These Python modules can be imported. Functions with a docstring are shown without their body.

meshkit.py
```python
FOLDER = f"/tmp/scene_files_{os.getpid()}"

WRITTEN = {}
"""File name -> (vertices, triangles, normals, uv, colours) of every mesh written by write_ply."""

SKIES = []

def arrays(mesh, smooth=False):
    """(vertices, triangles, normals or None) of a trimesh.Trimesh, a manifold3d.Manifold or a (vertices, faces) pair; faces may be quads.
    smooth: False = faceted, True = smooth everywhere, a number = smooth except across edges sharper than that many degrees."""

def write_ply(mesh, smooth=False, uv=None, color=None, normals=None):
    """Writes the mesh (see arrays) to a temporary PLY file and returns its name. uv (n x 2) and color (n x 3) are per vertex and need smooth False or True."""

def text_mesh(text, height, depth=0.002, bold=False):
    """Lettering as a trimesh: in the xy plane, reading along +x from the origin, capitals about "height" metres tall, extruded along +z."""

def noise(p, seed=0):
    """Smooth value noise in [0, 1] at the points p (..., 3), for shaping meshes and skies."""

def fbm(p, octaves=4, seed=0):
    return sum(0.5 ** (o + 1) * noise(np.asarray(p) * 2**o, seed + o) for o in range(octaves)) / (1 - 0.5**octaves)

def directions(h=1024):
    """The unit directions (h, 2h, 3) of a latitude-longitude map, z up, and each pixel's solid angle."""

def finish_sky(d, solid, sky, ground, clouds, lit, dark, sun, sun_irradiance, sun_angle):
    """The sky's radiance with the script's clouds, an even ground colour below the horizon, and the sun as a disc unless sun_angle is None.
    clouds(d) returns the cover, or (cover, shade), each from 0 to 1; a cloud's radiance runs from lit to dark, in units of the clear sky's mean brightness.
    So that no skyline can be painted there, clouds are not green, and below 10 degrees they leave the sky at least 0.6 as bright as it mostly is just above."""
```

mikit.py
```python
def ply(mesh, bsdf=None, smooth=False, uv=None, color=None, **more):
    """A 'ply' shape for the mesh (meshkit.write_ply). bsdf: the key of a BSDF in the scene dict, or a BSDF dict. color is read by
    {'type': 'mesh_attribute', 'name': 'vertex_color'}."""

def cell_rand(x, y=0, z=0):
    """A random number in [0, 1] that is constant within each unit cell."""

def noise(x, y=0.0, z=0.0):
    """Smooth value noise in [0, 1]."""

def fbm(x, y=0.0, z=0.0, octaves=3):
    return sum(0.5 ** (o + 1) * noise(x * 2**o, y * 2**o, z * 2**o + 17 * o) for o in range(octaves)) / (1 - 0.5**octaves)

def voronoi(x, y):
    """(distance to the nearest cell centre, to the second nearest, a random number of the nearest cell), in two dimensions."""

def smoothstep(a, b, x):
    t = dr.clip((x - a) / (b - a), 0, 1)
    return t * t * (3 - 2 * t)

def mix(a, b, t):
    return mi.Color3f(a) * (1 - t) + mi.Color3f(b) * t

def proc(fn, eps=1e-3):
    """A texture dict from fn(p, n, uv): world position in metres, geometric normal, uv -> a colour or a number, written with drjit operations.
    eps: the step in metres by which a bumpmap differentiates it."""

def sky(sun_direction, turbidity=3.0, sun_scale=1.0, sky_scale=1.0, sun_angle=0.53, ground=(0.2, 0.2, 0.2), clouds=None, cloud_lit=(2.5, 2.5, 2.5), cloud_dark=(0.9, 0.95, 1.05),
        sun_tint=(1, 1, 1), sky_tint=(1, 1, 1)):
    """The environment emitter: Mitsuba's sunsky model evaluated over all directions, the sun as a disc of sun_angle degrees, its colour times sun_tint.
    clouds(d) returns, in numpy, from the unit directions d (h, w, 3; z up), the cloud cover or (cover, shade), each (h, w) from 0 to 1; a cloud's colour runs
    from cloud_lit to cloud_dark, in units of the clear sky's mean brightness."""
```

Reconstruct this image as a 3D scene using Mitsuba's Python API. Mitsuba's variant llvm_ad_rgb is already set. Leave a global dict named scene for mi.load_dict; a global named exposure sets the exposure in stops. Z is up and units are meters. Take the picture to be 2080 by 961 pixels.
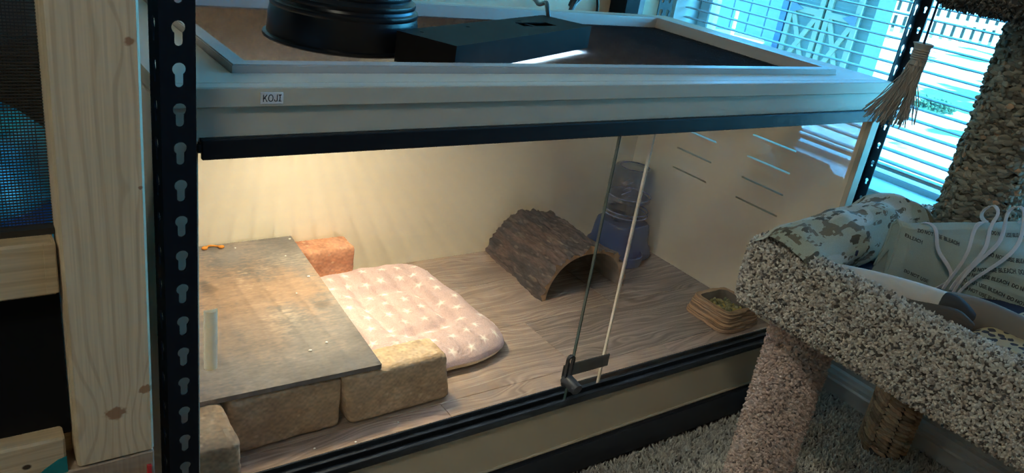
import math
import numpy as np
import trimesh
import mitsuba as mi
import drjit as dr
import mikit
import meshkit
from mikit import proc, noise, fbm, cell_rand, smoothstep, mix, voronoi
from manifold3d import Manifold, CrossSection
from shapely.geometry import Polygon, Point, LineString, box as sbox
from shapely.ops import unary_union

T = mi.ScalarTransform4f
rng = np.random.default_rng(7)
PI = math.pi

# ------------------------------------------------------------------ camera, sky, lamps, exposure
RIGHT = np.array([0.81355381, -0.56240893, 0.14773758])
DOWN = np.array([-0.11422811, -0.40368795, -0.90773784])
FWD = np.array([0.57015974, 0.72161779, -0.39266478])
EYE = np.array([-0.17098372, -0.75424186, 0.87038463])
M = np.eye(4)
M[:3, 0], M[:3, 1], M[:3, 2], M[:3, 3] = -RIGHT, -DOWN, FWD, EYE
exposure = 0.5
DAY = (0.14, 0.74, 1.0)                    # the daylight's tint under the lamp's white balance
LAMP = np.array([1.0, 0.81, 0.48])          # halogen
ROOM = np.array([1.0, 0.93, 0.74])          # ceiling lamp
BULB_POWER, BEAM_POWER, ROOM_POWER, TUBE_POWER = 54.0, 0.057, 50.0, 420.0
SUN_DIR = (0.20, -0.62, 0.75)
scene = {
    'type': 'scene',
    'camera': {'type': 'perspective', 'fov': 2 * math.degrees(math.atan(1040 / 1623.255)), 'fov_axis': 'x',
               'to_world': T(M.tolist()), 'near_clip': 0.02, 'far_clip': 200.0},
    'sky': mikit.sky(SUN_DIR, turbidity=3.0, sun_scale=0.22, sky_scale=1.6, ground=(0.3, 0.3, 0.3), sky_tint=DAY, sun_tint=(0.22, 0.85, 1.0)),
}
scene['sky']['scale'] = 42.0
labels = {}

# ------------------------------------------------------------------ materials
def pr(c, r=0.5, **k):
    d = {'type': 'principled', 'base_color': c if isinstance(c, dict) else {'type': 'rgb', 'value': list(map(float, c))}, 'roughness': float(r)}
    d.update({a: (float(b) if not isinstance(b, dict) else b) for a, b in k.items()})
    return {'type': 'twosided', 'bsdf': d}

def bump(b, fn, scale, eps=1e-3):
    inner = b['bsdf'] if b['type'] == 'twosided' else b
    return {'type': 'twosided', 'bsdf': {'type': 'bumpmap', 'arbitrary': proc(fn, eps), 'scale': float(scale), 'bsdf': inner}}

def mat(name, b):
    scene['material_' + name] = b
    return 'material_' + name

VC = {'type': 'mesh_attribute', 'name': 'vertex_color'}
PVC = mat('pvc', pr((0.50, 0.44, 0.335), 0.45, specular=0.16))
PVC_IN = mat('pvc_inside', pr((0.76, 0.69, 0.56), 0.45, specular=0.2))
BLACK = mat('black_plastic', pr((0.007, 0.008, 0.010), 0.42, specular=0.25))
RACK = mat('black_rack', pr((0.008, 0.010, 0.015), 0.42, specular=0.25))
LID = mat('lid_frame', pr((0.36, 0.34, 0.31), 0.42, specular=0.5))
WIRE = mat('wire', pr((0.006, 0.008, 0.011), 0.55, specular=0.10))
DOME = mat('dome_black', pr((0.004, 0.0045, 0.006), 0.28, specular=0.35))
DOME_IN = mat('dome_inside', pr((0.85, 0.85, 0.83), 0.4))
FIX = mat('fixture_black', pr((0.007, 0.0062, 0.006), 0.5, specular=0.04))
WALL = mat('wall_paint', pr((0.72, 0.55, 0.39), 0.8))
WALLW = mat('wall_white', pr((0.38, 0.39, 0.38), 0.7))
CEIL = mat('ceiling_paint', pr((0.72, 0.70, 0.66), 0.9))
TRIM = mat('white_trim', pr((0.46, 0.455, 0.44), 0.4))
SLAT = mat('slat_white', pr((0.24, 0.24, 0.235), 0.45))
STICK = mat('sticker', pr((0.80, 0.80, 0.80), 0.5))
INK = mat('ink', pr((0.02, 0.02, 0.025), 0.6))
CORD = mat('cord_black', pr((0.012, 0.012, 0.013), 0.4))
CLEARC = mat('cord_clear', pr((0.55, 0.56, 0.58), 0.2))
GLASS = mat('door_glass', {'type': 'thindielectric', 'int_ior': 1.5, 'specular_transmittance': {'type': 'rgb', 'value': [0.97, 0.985, 0.975]}})
WGLASS = mat('window_glass', {'type': 'thindielectric', 'int_ior': 1.5})
EDGE_D = mat('glass_edge_dark', pr((0.03, 0.055, 0.05), 0.25))
EDGE_L = mat('glass_edge_light', pr((0.70, 0.66, 0.58), 0.3))
ACRYL = mat('acrylic', {'type': 'principledthin', 'base_color': {'type': 'rgb', 'value': [1.0, 0.90, 0.68]}, 'roughness': 0.5, 'diff_trans': 1.0})
STEEL = mat('dark_steel', pr((0.045, 0.045, 0.05), 0.35, metallic=0.5))
RUBBER = mat('black_rubber', pr((0.012, 0.013, 0.013), 0.6))
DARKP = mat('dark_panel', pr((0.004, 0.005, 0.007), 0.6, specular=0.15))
BROWN = mat('brown_backing', pr((0.12, 0.085, 0.055), 0.7))
SCREENW = mat('screen_wire', pr((0.02, 0.02, 0.02), 0.5))
BLUEJUG = mat('blue_tub', pr((0.018, 0.29, 0.36), 0.25, specular=0.6))
BLUEJUG2 = mat('blue_tub_dark', pr((0.006, 0.06, 0.16), 0.3))
WHITEP = mat('white_plastic', pr((0.75, 0.76, 0.76), 0.4))
TEAL = mat('teal_paint', pr((0.01, 0.16, 0.16), 0.6))
REDP = mat('red_plastic', pr((0.45, 0.03, 0.03), 0.4))
BLUEBASE = mat('blue_base', pr((0.012, 0.020, 0.050), 0.25, specular=0.5))
BLUECLEAR = mat('blue_clear', {'type': 'thindielectric', 'int_ior': 1.45, 'specular_transmittance': {'type': 'rgb', 'value': [0.48, 0.54, 0.66]}})
BLUERIB = mat('blue_ridges', pr((0.16, 0.20, 0.36), 0.15, specular=0.7))
CREAMF = mat('cream_fleece', pr((0.70, 0.62, 0.48), 0.9, sheen=0.4))
ORANGE = mat('orange_food', pr((0.70, 0.26, 0.03), 0.6))
WHITEC = mat('white_crumb', pr((0.85, 0.83, 0.78), 0.7))
KIB = mat('kibble', pr(VC, 0.8))
YARN = mat('yarn', pr(VC, 0.95))
STRAND = mat('tassel_yarn', pr((0.40, 0.345, 0.29), 0.95))
DKBASE = mat('carpet_base', pr((0.075, 0.068, 0.06), 1.0))
MAUVEB = mat('mauve_base', pr((0.20, 0.16, 0.15), 1.0))

def f_pine(p, n, uv):
    x, z = p.x, p.z + 0.0
    dx = x * 1.0
    for kx, kz, s in ((-0.0479, 0.7275, 0.010), (-0.071, 0.3988, 0.020), (-0.0453, 0.4181, 0.012), (-0.044, 0.611, 0.006)):
        r2 = dr.square((x - kx) / s) + dr.square((z - kz) / (s * 1.6))
        dx = dx + (x - kx) * 1.6 * dr.exp(-r2 * 0.5)
    w = fbm(x * 22, p.y * 22, z * 2.2) * 0.030
    s = dr.sin((dx + w) * 520 + noise(z * 3.0) * 2.2 + p.y * 240)
    ring = smoothstep(0.45, 1.0, s)
    fine = noise(x * 900, p.y * 900, z * 18)
    c = mix((0.60, 0.49, 0.325), (0.47, 0.345, 0.205), ring * 0.55)
    c = c * (0.90 + 0.18 * fine)
    for kx, kz, s in ((-0.0479, 0.7275, 0.0042), (-0.071, 0.3988, 0.0085), (-0.0453, 0.4181, 0.0062), (-0.044, 0.611, 0.002)):
        r = dr.sqrt(dr.square((x - kx) / s) + dr.square((z - kz) / (s * 0.8))) + (noise(x * 500, z * 500) - 0.5) * 0.5
        c = mix(c, (0.27, 0.125, 0.05), (1 - smoothstep(0.65, 1.15, r)) * 0.85)
    return c
PINE = mat('pine', pr(proc(f_pine), 0.6))

def f_pine_x(p, n, uv):
    w = fbm(p.x * 3, p.y * 25, p.z * 25) * 0.03
    s = dr.sin((p.z + w) * 480 + noise(p.x * 4) * 2.0)
    c = mix((0.52, 0.40, 0.245), (0.40, 0.28, 0.15), smoothstep(0.4, 1.0, s) * 0.5)
    c = c * (0.88 + 0.2 * noise(p.x * 25, p.y * 700, p.z * 700))
    r = dr.sqrt(dr.square((p.x + 0.1415) / 0.004) + dr.square((p.z - 0.362) / 0.003))
    return mix(c, (0.05, 0.035, 0.02), 1 - smoothstep(0.6, 1.1, r))
PINEX = mat('pine_rail', pr(proc(f_pine_x), 0.6))

def plank_fn(seed, a, b):
    def fn(p, n, uv):
        x, y = p.x + seed * 3.7, p.y + seed * 0.91
        w = fbm(x * 5, y * 16, 0.0)
        g = noise(x * 9 + w * 3.0, y * 330 + w * 28.0)
        g2 = noise(x * 28, y * 800)
        cath = dr.sin((y * 420 + w * 14.0 + dr.square((x - dr.floor(x * 2.2) / 2.2) - 0.22) * 40))
        c = mix(a, b, smoothstep(0.2, 0.85, g * 0.6 + g2 * 0.25 + w * 0.25))
        c = mix(c, (0.50, 0.43, 0.36), smoothstep(0.80, 1.0, cath) * smoothstep(0.45, 0.80, noise(x * 9, y * 60)) * 0.40)
        return c * (0.85 + 0.3 * noise(x * 3.0, y * 11.0))
    return fn
PLANKS = [mat('plank_a', pr(proc(plank_fn(1, (0.36, 0.265, 0.21), (0.235, 0.166, 0.13))), 0.42)),
          mat('plank_b', pr(proc(plank_fn(2, (0.275, 0.205, 0.17), (0.155, 0.112, 0.092))), 0.42)),
          mat('plank_c', pr(proc(plank_fn(3, (0.345, 0.245, 0.195), (0.21, 0.145, 0.115))), 0.42))]

def stone_fn(a, b, c2, seed):
    def fn(p, n, uv):
        q = fbm(p.x * 38 + seed, p.y * 38, p.z * 38, 4)
        h = noise(p.x * 260 + seed, p.y * 260, p.z * 260)
        c = mix(a, b, smoothstep(0.3, 0.7, q))
        c = mix(c, c2, smoothstep(0.74, 0.92, noise(p.x * 120, p.y * 120 + seed, p.z * 120)) * 0.6)
        return c * (0.78 + 0.44 * h)
    return fn
def f_rough(p, n, uv):
    return fbm(p.x * 330, p.y * 330, p.z * 330, 3)
PAVER = mat('paver', bump(pr(proc(stone_fn((0.54, 0.40, 0.265), (0.41, 0.285, 0.18), (0.62, 0.50, 0.36), 0)), 0.85), f_rough, 0.0030))
REDBRICK = mat('red_brick', bump(pr(proc(stone_fn((0.52, 0.26, 0.16), (0.38, 0.165, 0.095), (0.60, 0.38, 0.26), 5)), 0.85), f_rough, 0.0016))

def f_slate(p, n, uv):
    x, y = p.x, p.y
    q = fbm(x * 9, y * 9, 3.0, 4)
    st = noise(x * 60 + q * 6, y * 260) * 0.5 + noise(x * 220, y * 420) * 0.5
    c = mix((0.205, 0.185, 0.178), (0.132, 0.120, 0.118), smoothstep(0.35, 0.7, q))
    d = fbm(x * 11 + 7.3, y * 8 + 2.1, 1.0, 4)
    band = dr.exp(-dr.square((y - 0.38 + (x - 0.15) * 0.1) / 0.11))
    rust = smoothstep(0.42, 0.66, d * 0.7 + st * 0.22 + 0.06 * band) * (0.35 + 0.65 * band)
    c = mix(c, (0.34, 0.20, 0.115), rust * 0.62)
    pale = smoothstep(0.55, 0.8, fbm(x * 14 + 1.7, y * 14 + 8.2, 5.0, 4) * 0.75 + st * 0.25) * band
    c = mix(c, (0.50, 0.42, 0.34), pale * 0.55)
    dark = smoothstep(0.62, 0.8, fbm(x * 20 + 4.0, y * 20 + 1.0, 9.0))
    c = c * (1 - 0.4 * dark)
    return c * (0.80 + 0.42 * st)
SLATE = mat('slate', bump(pr(proc(f_slate), 0.55), lambda p, n, uv: fbm(p.x * 160, p.y * 160, 0.0, 3), 0.0006))
SLATE_E = mat('slate_edge', pr((0.12, 0.105, 0.09), 0.7))

def f_star(p, n, uv):
    # a fleece print: white five-pointed stars in staggered rows (uv in metres)
    cs = 0.037
    v = uv.y / cs
    row = dr.floor(v)
    u = uv.x / cs + 0.5 * (row - 2 * dr.floor(row / 2)) + 0.12 * noise(row * 7.1)
    col = dr.floor(u)
    fx = u - col - 0.5 + (cell_rand(col, row, 1) - 0.5) * 0.22
    fy = v - row - 0.5 + (cell_rand(col, row, 2) - 0.5) * 0.22
    r = dr.sqrt(fx * fx + fy * fy)
    a = dr.atan2(fy, fx) + cell_rand(col, row, 3) * 6.28
    k = 2 * PI / 5
    am = dr.abs(a - k * dr.floor(a / k + 0.5))
    R, q = 0.215, 0.48
    # edge of a star from the tip (R, 0) to the notch (q R, pi / 5)
    x0, y0, x1, y1 = R, 0.0, q * R * math.cos(PI / 5), q * R * math.sin(PI / 5)
    px, py = r * dr.cos(am), r * dr.sin(am)
    side = (x1 - x0) * (py - y0) - (y1 - y0) * (px - x0)
    star = smoothstep(-0.012, 0.02, side + 0.0)
    f = noise(p.x * 700, p.y * 700, p.z * 700)
    c = mix((0.52, 0.385, 0.395), (0.90, 0.88, 0.86), star)
    return c * (0.86 + 0.28 * f)
FLEECE = mat('star_fleece', bump(pr(proc(f_star), 0.95, sheen=0.5), lambda p, n, uv: fbm(p.x * 380, p.y * 380, p.z * 380, 2), 0.0022))

def f_bark(p, n, uv):
    q = fbm(p.x * 70, p.y * 22, p.z * 70, 4)
    h = noise(p.x * 420, p.y * 120, p.z * 420)
    c = mix((0.080, 0.048, 0.038), (0.028, 0.019, 0.016), smoothstep(0.3, 0.65, q))
    c = mix(c, (0.11, 0.085, 0.065), smoothstep(0.66, 0.85, noise(p.x * 150, p.y * 60, p.z * 150)) * 0.7)
    return c * (0.6 + 0.8 * h)
BARK = mat('bark', bump(pr(proc(f_bark), 0.8), lambda p, n, uv: fbm(p.x * 180, p.y * 60, p.z * 180, 3), 0.004))
BARK_IN = mat('bark_inside', pr(proc(lambda p, n, uv: mix((0.17, 0.11, 0.07), (0.09, 0.055, 0.035), noise(p.x * 90, p.y * 30, p.z * 90))), 0.8))
SAWN = mat('sawn_edge', pr((0.26, 0.15, 0.075), 0.8))

def f_dish(p, n, uv):
    s = fbm(p.x * 12, p.y * 12, p.z * 420, 3)
    c = mix((0.42, 0.25, 0.14), (0.15, 0.085, 0.05), smoothstep(0.35, 0.66, s))
    return c * (0.8 + 0.4 * noise(p.x * 90, p.y * 90, p.z * 600))
DISH = mat('wood_dish', pr(proc(f_dish), 0.6))
DISH_IN = mat('dish_inside', pr((0.07, 0.045, 0.03), 0.6))

def f_camo(p, n, uv):
    u, v = uv.x, uv.y
    a = noise(u * 58 + 3, v * 74) * 0.75 + cell_rand(dr.floor(u * 160), dr.floor(v * 160)) * 0.22
    b = noise(u * 46 + 40, v * 60 + 11) * 0.8 + cell_rand(dr.floor(u * 160), dr.floor(v * 160), 4) * 0.16
    c = mix((0.46, 0.465, 0.39), (0.36, 0.385, 0.30), smoothstep(0.46, 0.52, noise(u * 19, v * 21 + 4)))
    c = mix(c, (0.17, 0.145, 0.095), smoothstep(0.65, 0.68, a))
    c = mix(c, (0.085, 0.075, 0.05), smoothstep(0.73, 0.76, b))
    return c * (0.92 + 0.16 * noise(u * 900, v * 900))
CAMO = mat('camouflage', pr(proc(f_camo), 0.85))
CAMO_D = mat('camouflage_back', pr((0.12, 0.105, 0.06), 0.85))
GREY = mat('grey_green_cotton', pr(proc(lambda p, n, uv: mix((0.36, 0.42, 0.36), (0.32, 0.375, 0.32), noise(p.x * 60, p.y * 60, p.z * 60)) * (0.94 + 0.12 * noise(p.x * 1200, p.y * 1200, p.z * 1200))), 0.9))
PRINT = mat('cotton_print', pr((0.055, 0.055, 0.05), 0.9))
LACE = mat('white_drawstring', pr((0.60, 0.57, 0.55), 0.85))
SOCK = mat('sock_white', bump(pr((0.74, 0.68, 0.62), 0.95, sheen=0.4), lambda p, n, uv: fbm(p.x * 500, p.y * 200, p.z * 500, 2), 0.001))
SOCKD = mat('sock_dark', pr((0.035, 0.037, 0.04), 0.95))
TAUPE = mat('taupe_knit', pr((0.16, 0.135, 0.11), 0.95))
DKBROWN = mat('dark_brown_knit', pr((0.06, 0.05, 0.042), 0.95))
NAVY = mat('navy_cloth', pr((0.012, 0.018, 0.045), 0.9))
BLUEC = mat('blue_cloth', pr((0.02, 0.16, 0.5), 0.8))

def f_spot(p, n, uv):
    d1, d2, r = voronoi(uv.x * 62, uv.y * 88)
    c = mix((0.34, 0.26, 0.14), (0.46, 0.38, 0.24), noise(uv.x * 25, uv.y * 25))
    return mix(c, (0.035, 0.03, 0.035), (1 - smoothstep(0.30, 0.36, d1 + (noise(uv.x * 260, uv.y * 260) - 0.5) * 0.2)) * smoothstep(0.25, 0.3, r))
SPOT = mat('spotted_cloth', pr(proc(f_spot), 0.9))

# outside
def f_yard(p, n, uv):
    g = fbm(p.x * 1.3 + 11, p.y * 1.3 + 5, 0.0, 4)
    c = mix((0.86, 0.64, 0.54), (0.72, 0.53, 0.45), smoothstep(0.4, 0.7, fbm(p.x * 5, p.y * 5)))
    c = mix(c, (0.06, 0.085, 0.03), smoothstep(0.66, 0.71, g))
    return c * (0.8 + 0.4 * noise(p.x * 40, p.y * 40))
YARD = mat('yard', pr(proc(f_yard), 0.95))
PICKET = mat('picket_white', pr((0.86, 0.68, 0.60), 0.6))
SHED = mat('shed_teal', pr((0.045, 0.063, 0.052), 0.7))
SHEDT = mat('shed_trim', pr((0.15, 0.13, 0.08), 0.7))
SHEDB = mat('shed_blue', pr((0.03, 0.055, 0.10), 0.6))
PANELB = mat('panel_blue', pr((0.19, 0.215, 0.23), 0.7))
HINGE = mat('hinge_dark', pr((0.05, 0.06, 0.10), 0.6))
LEAF = mat('leaf', pr(VC, 0.7))
STUCCO = mat('stucco', pr((0.5, 0.48, 0.44), 0.9))

# ------------------------------------------------------------------ helpers
used = {}
def numbered(name, parent=None):
    full = (parent + '__' if parent else '') + name
    used[full] = used.get(full, -1) + 1
    return full if used[full] == 0 else f'{full}_{used[full]:03d}'

def put(name, mesh, material, parent=None, label=None, category=None, group=None, kind=None, smooth=False, uv=None, color=None, **more):
    key = numbered(name, parent)
    scene[key] = mikit.ply(mesh, material, smooth=smooth, uv=uv, color=color, **more)
    note(key, label, category, group, kind)
    return key

def note(key, label=None, category=None, group=None, kind=None):
    d = {k: v for k, v in (('label', label), ('category', category), ('group', group), ('kind', kind)) if v}
    if d:
        labels.setdefault(key, {}).update(d)

def thing(name, label, category, group=None, kind=None):
    key = numbered(name)
    note(key, label, category, group, kind)
    return key

def box(x0, x1, y0, y1, z0, z1, c=0.0):
    """A box, its edges chamfered by c."""
    lo, hi = np.array([x0, y0, z0]), np.array([x1, y1, z1])
    if c <= 0:
        return trimesh.creation.box(bounds=[lo, hi])
    pts = []
    for sx in (0, 1):
        for sy in (0, 1):
            for sz in (0, 1):
                base = np.where([sx, sy, sz], hi, lo)
                s = np.where([sx, sy, sz], -1, 1)
                for k in range(3):
                    d = np.array([c, c, c]) * s
                    d[k] = 0
                    pts.append(base + d)
    return trimesh.convex.convex_hull(np.array(pts))

def join(ms):
    return trimesh.util.concatenate(ms)

def rot(mesh, deg, axis=(0, 0, 1), about=(0, 0, 0)):
    m = mesh.copy()
    m.apply_transform(trimesh.transformations.rotation_matrix(math.radians(deg), axis, about))
    return m

def frame_for(d):
    d = d / np.linalg.norm(d)
    a = np.array([0, 0, 1.0]) if abs(d[2]) < 0.9 else np.array([1.0, 0, 0])
    u = np.cross(a, d); u /= np.linalg.norm(u)
    return u, np.cross(d, u)

def spline(pts, n):
    from scipy.interpolate import CubicSpline
    pts = np.asarray(pts, float)
    t = np.r_[0, np.cumsum(np.linalg.norm(np.diff(pts, axis=0), axis=1))]
    return CubicSpline(t, pts)(np.linspace(0, t[-1], n))

def tube(pts, r, n=10, cap=True):
    """A tube along pts; r a number or one per point."""
    pts = np.asarray(pts, float)
    r = np.broadcast_to(r, len(pts)).astype(float)
    tang = np.gradient(pts, axis=0)
    u, v = frame_for(tang[0])
    rings = []
    ang = np.arange(n) * 2 * PI / n
    for k in range(len(pts)):
        d = tang[k] / np.linalg.norm(tang[k])
        u = u - d * (u @ d); u /= np.linalg.norm(u)
        w = np.cross(d, u)
        rings.append(pts[k] + r[k] * (np.cos(ang)[:, None] * u + np.sin(ang)[:, None] * w))
    V = np.vstack(rings)
    F = []
    for k in range(len(pts) - 1):
        for i in range(n):
            a, b = k * n + i, k * n + (i + 1) % n
            F += [[a, b, b + n], [a, b + n, a + n]]
    if cap:
        V = np.vstack([V, pts[0], pts[-1]])
        for i in range(n):
            F.append([len(V) - 2, (i + 1) % n, i])
            F.append([len(V) - 1, (len(pts) - 1) * n + i, (len(pts) - 1) * n + (i + 1) % n])
    return trimesh.Trimesh(V, F, process=False)

def ribbon(pts, width, side, thick=0.0016):
    """A flat lace along pts, its width towards side."""
    pts = np.asarray(pts, float)
    tang = np.gradient(pts, axis=0)
    V, F = [], []
    for p, d in zip(pts, tang):
        d = d / np.linalg.norm(d)
        s = np.asarray(side, float) - d * np.dot(side, d)
        s /= np.linalg.norm(s)
        nn = np.cross(d, s)
        for a, b in ((-1, -0.4), (-0.8, -1), (0.8, -1), (1, -0.4), (1, 0.4), (0.8, 1), (-0.8, 1), (-1, 0.4)):
            V.append(p + s * a * width / 2 + nn * b * thick / 2)
    for k in range(len(pts) - 1):
        for i in range(8):
            a, b = k * 8 + i, k * 8 + (i + 1) % 8
            F += [[a, b, b + 8], [a, b + 8, a + 8]]
    for e in (0, len(pts) - 1):
        for i in range(1, 7):
            F.append([e * 8, e * 8 + i, e * 8 + i + 1])
    return trimesh.Trimesh(V, F, process=False)

def lathe(profile, n=64, center=(0, 0, 0)):
    m = trimesh.creation.revolve(np.asarray(profile, float), sections=n)
    m.apply_translation(center)
    return m

def grid(fn, nu, nv, closed_u=False):
    """A surface fn(U, V) -> xyz over [0, 1]^2; returns mesh, U, V (flat)."""
    U, V = np.meshgrid(np.linspace(0, 1, nu), np.linspace(0, 1, nv), indexing='ij')
    P = fn(U, V).reshape(-1, 3)
    i, j = np.meshgrid(np.arange(nu - 1), np.arange(nv - 1), indexing='ij')
    a = (i * nv + j).ravel()
    F = np.vstack([np.c_[a, a + nv, a + nv + 1], np.c_[a, a + nv + 1, a + 1]])
    return trimesh.Trimesh(P, F, process=False), U.ravel(), V.ravel()

def extrude_xz(poly, y0, y1):
    """A polygon in (x, z) extruded from y0 to y1."""
    m = trimesh.creation.extrude_polygon(poly, y1 - y0, engine='earcut')
    v = m.vertices.copy()
    m.vertices = np.c_[v[:, 0], y1 - v[:, 2], v[:, 1]]
    return m

def extrude_yz(poly, x0, x1):
    m = trimesh.creation.extrude_polygon(poly, x1 - x0, engine='earcut')
    v = m.vertices.copy()
    m.vertices = np.c_[x0 + v[:, 2], v[:, 0], v[:, 1]]
    return m

def tufts(P, N, w, l, colors, lean=0.5, seed=1, facets=8):
    """Short bits of yarn standing on the points P with normals N: w thick, l long, each with its own colour."""
    g = np.random.default_rng(seed)
    n = len(P)
    D = N + g.normal(0, lean, (n, 3))
    D /= np.linalg.norm(D, axis=1, keepdims=True)
    A = np.cross(D, g.normal(0, 1, (n, 3)))
    A /= np.linalg.norm(A, axis=1, keepdims=True)
    B = np.cross(D, A)
    L = l * g.uniform(0.65, 1.25, (n, 1))
    Wd = w * g.uniform(0.7, 1.3, (n, 1))
    C = P + D * L * 0.30
    if facets > 8:
        ico = trimesh.creation.icosahedron()
        q = ico.vertices[None]
        V = C[:, None] + q[..., :1] * Wd[:, None] * A[:, None] + q[..., 1:2] * Wd[:, None] * B[:, None] + q[..., 2:] * L[:, None] * 0.5 * D[:, None]
        F = (np.arange(n)[:, None, None] * 12 + ico.faces[None]).reshape(-1, 3)
        return trimesh.Trimesh(V.reshape(-1, 3), F, process=False), np.clip(np.repeat(colors, 12, axis=0), 0, 1)
    base = [C + A * Wd, C + B * Wd, C - A * Wd, C - B * Wd]
    tip = C + D * L * 0.62 + N * 0
    bot = C - D * L * 0.5
    V = np.stack(base + [tip, bot], 1).reshape(-1, 3)
    f = np.array([[0, 1, 4], [1, 2, 4], [2, 3, 4], [3, 0, 4], [1, 0, 5], [2, 1, 5], [3, 2, 5], [0, 3, 5]])
    F = (np.arange(n)[:, None, None] * 6 + f[None]).reshape(-1, 3)
    col = np.repeat(colors, 6, axis=0) * np.tile(np.array([1, 1, 1, 1, 1.0, 1.0])[:, None], (n, 1))
    return trimesh.Trimesh(V, F, process=False), np.clip(col, 0, 1)

def yarn_colors(n, palette, weights, seed=3, jitter=0.12):
    g = np.random.default_rng(seed)
    pal = np.array(palette, float)
    k = g.choice(len(pal), n, p=np.array(weights) / np.sum(weights))
    return pal[k] * g.uniform(1 - jitter, 1 + jitter, (n, 1))

def scatter(mesh, per_m2, seed=5, keep=None):
    g = np.random.default_rng(seed)
    n = int(mesh.area * per_m2)
    tri = mesh.triangles
    area = mesh.area_faces
    k = g.choice(len(tri), n, p=area / area.sum())
    a, b = g.random((2, n, 1))
    s = np.sqrt(a)
    P = tri[k, 0] * (1 - s) + tri[k, 1] * s * (1 - b) + tri[k, 2] * s * b
    N = mesh.face_normals[k]
    if keep is not None:
        ok = keep(P, N)
        P, N = P[ok], N[ok]
    return P, N

# ------------------------------------------------------------------ the room
XW, YB = 1.33, 0.70
WY0, WY1, WZ0, WZ1 = -0.62, 0.655, 0.42, 1.95
put('floor', box(-2.6, 1.5, -3.2, 0.85, -0.10, -0.010), DKBASE, kind='structure', label='grey shag carpet floor of the room')
put('ceiling', box(-2.6, 1.5, -3.2, 0.85, 2.44, 2.54), CEIL, kind='structure', label='plain ceiling of the room')
put('wall_back', box(-2.6, 1.5, YB, YB + 0.12, -0.05, 2.44), WALL, kind='structure', label='tan painted wall behind the reptile enclosure')
put('wall_left', box(-2.72, -2.6, -3.2, 0.82, -0.05, 2.44), WALL, kind='structure', label='tan painted wall at the left of the room')
put('wall_front', box(-2.6, 1.5, -3.32, -3.2, -0.05, 2.44), WALL, kind='structure', label='tan painted wall behind the camera')
wr = Polygon([(-3.2, -0.05), (YB, -0.05), (YB, 2.44), (-3.2, 2.44)]).difference(sbox(WY0, WZ0, WY1, WZ1))
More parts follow.
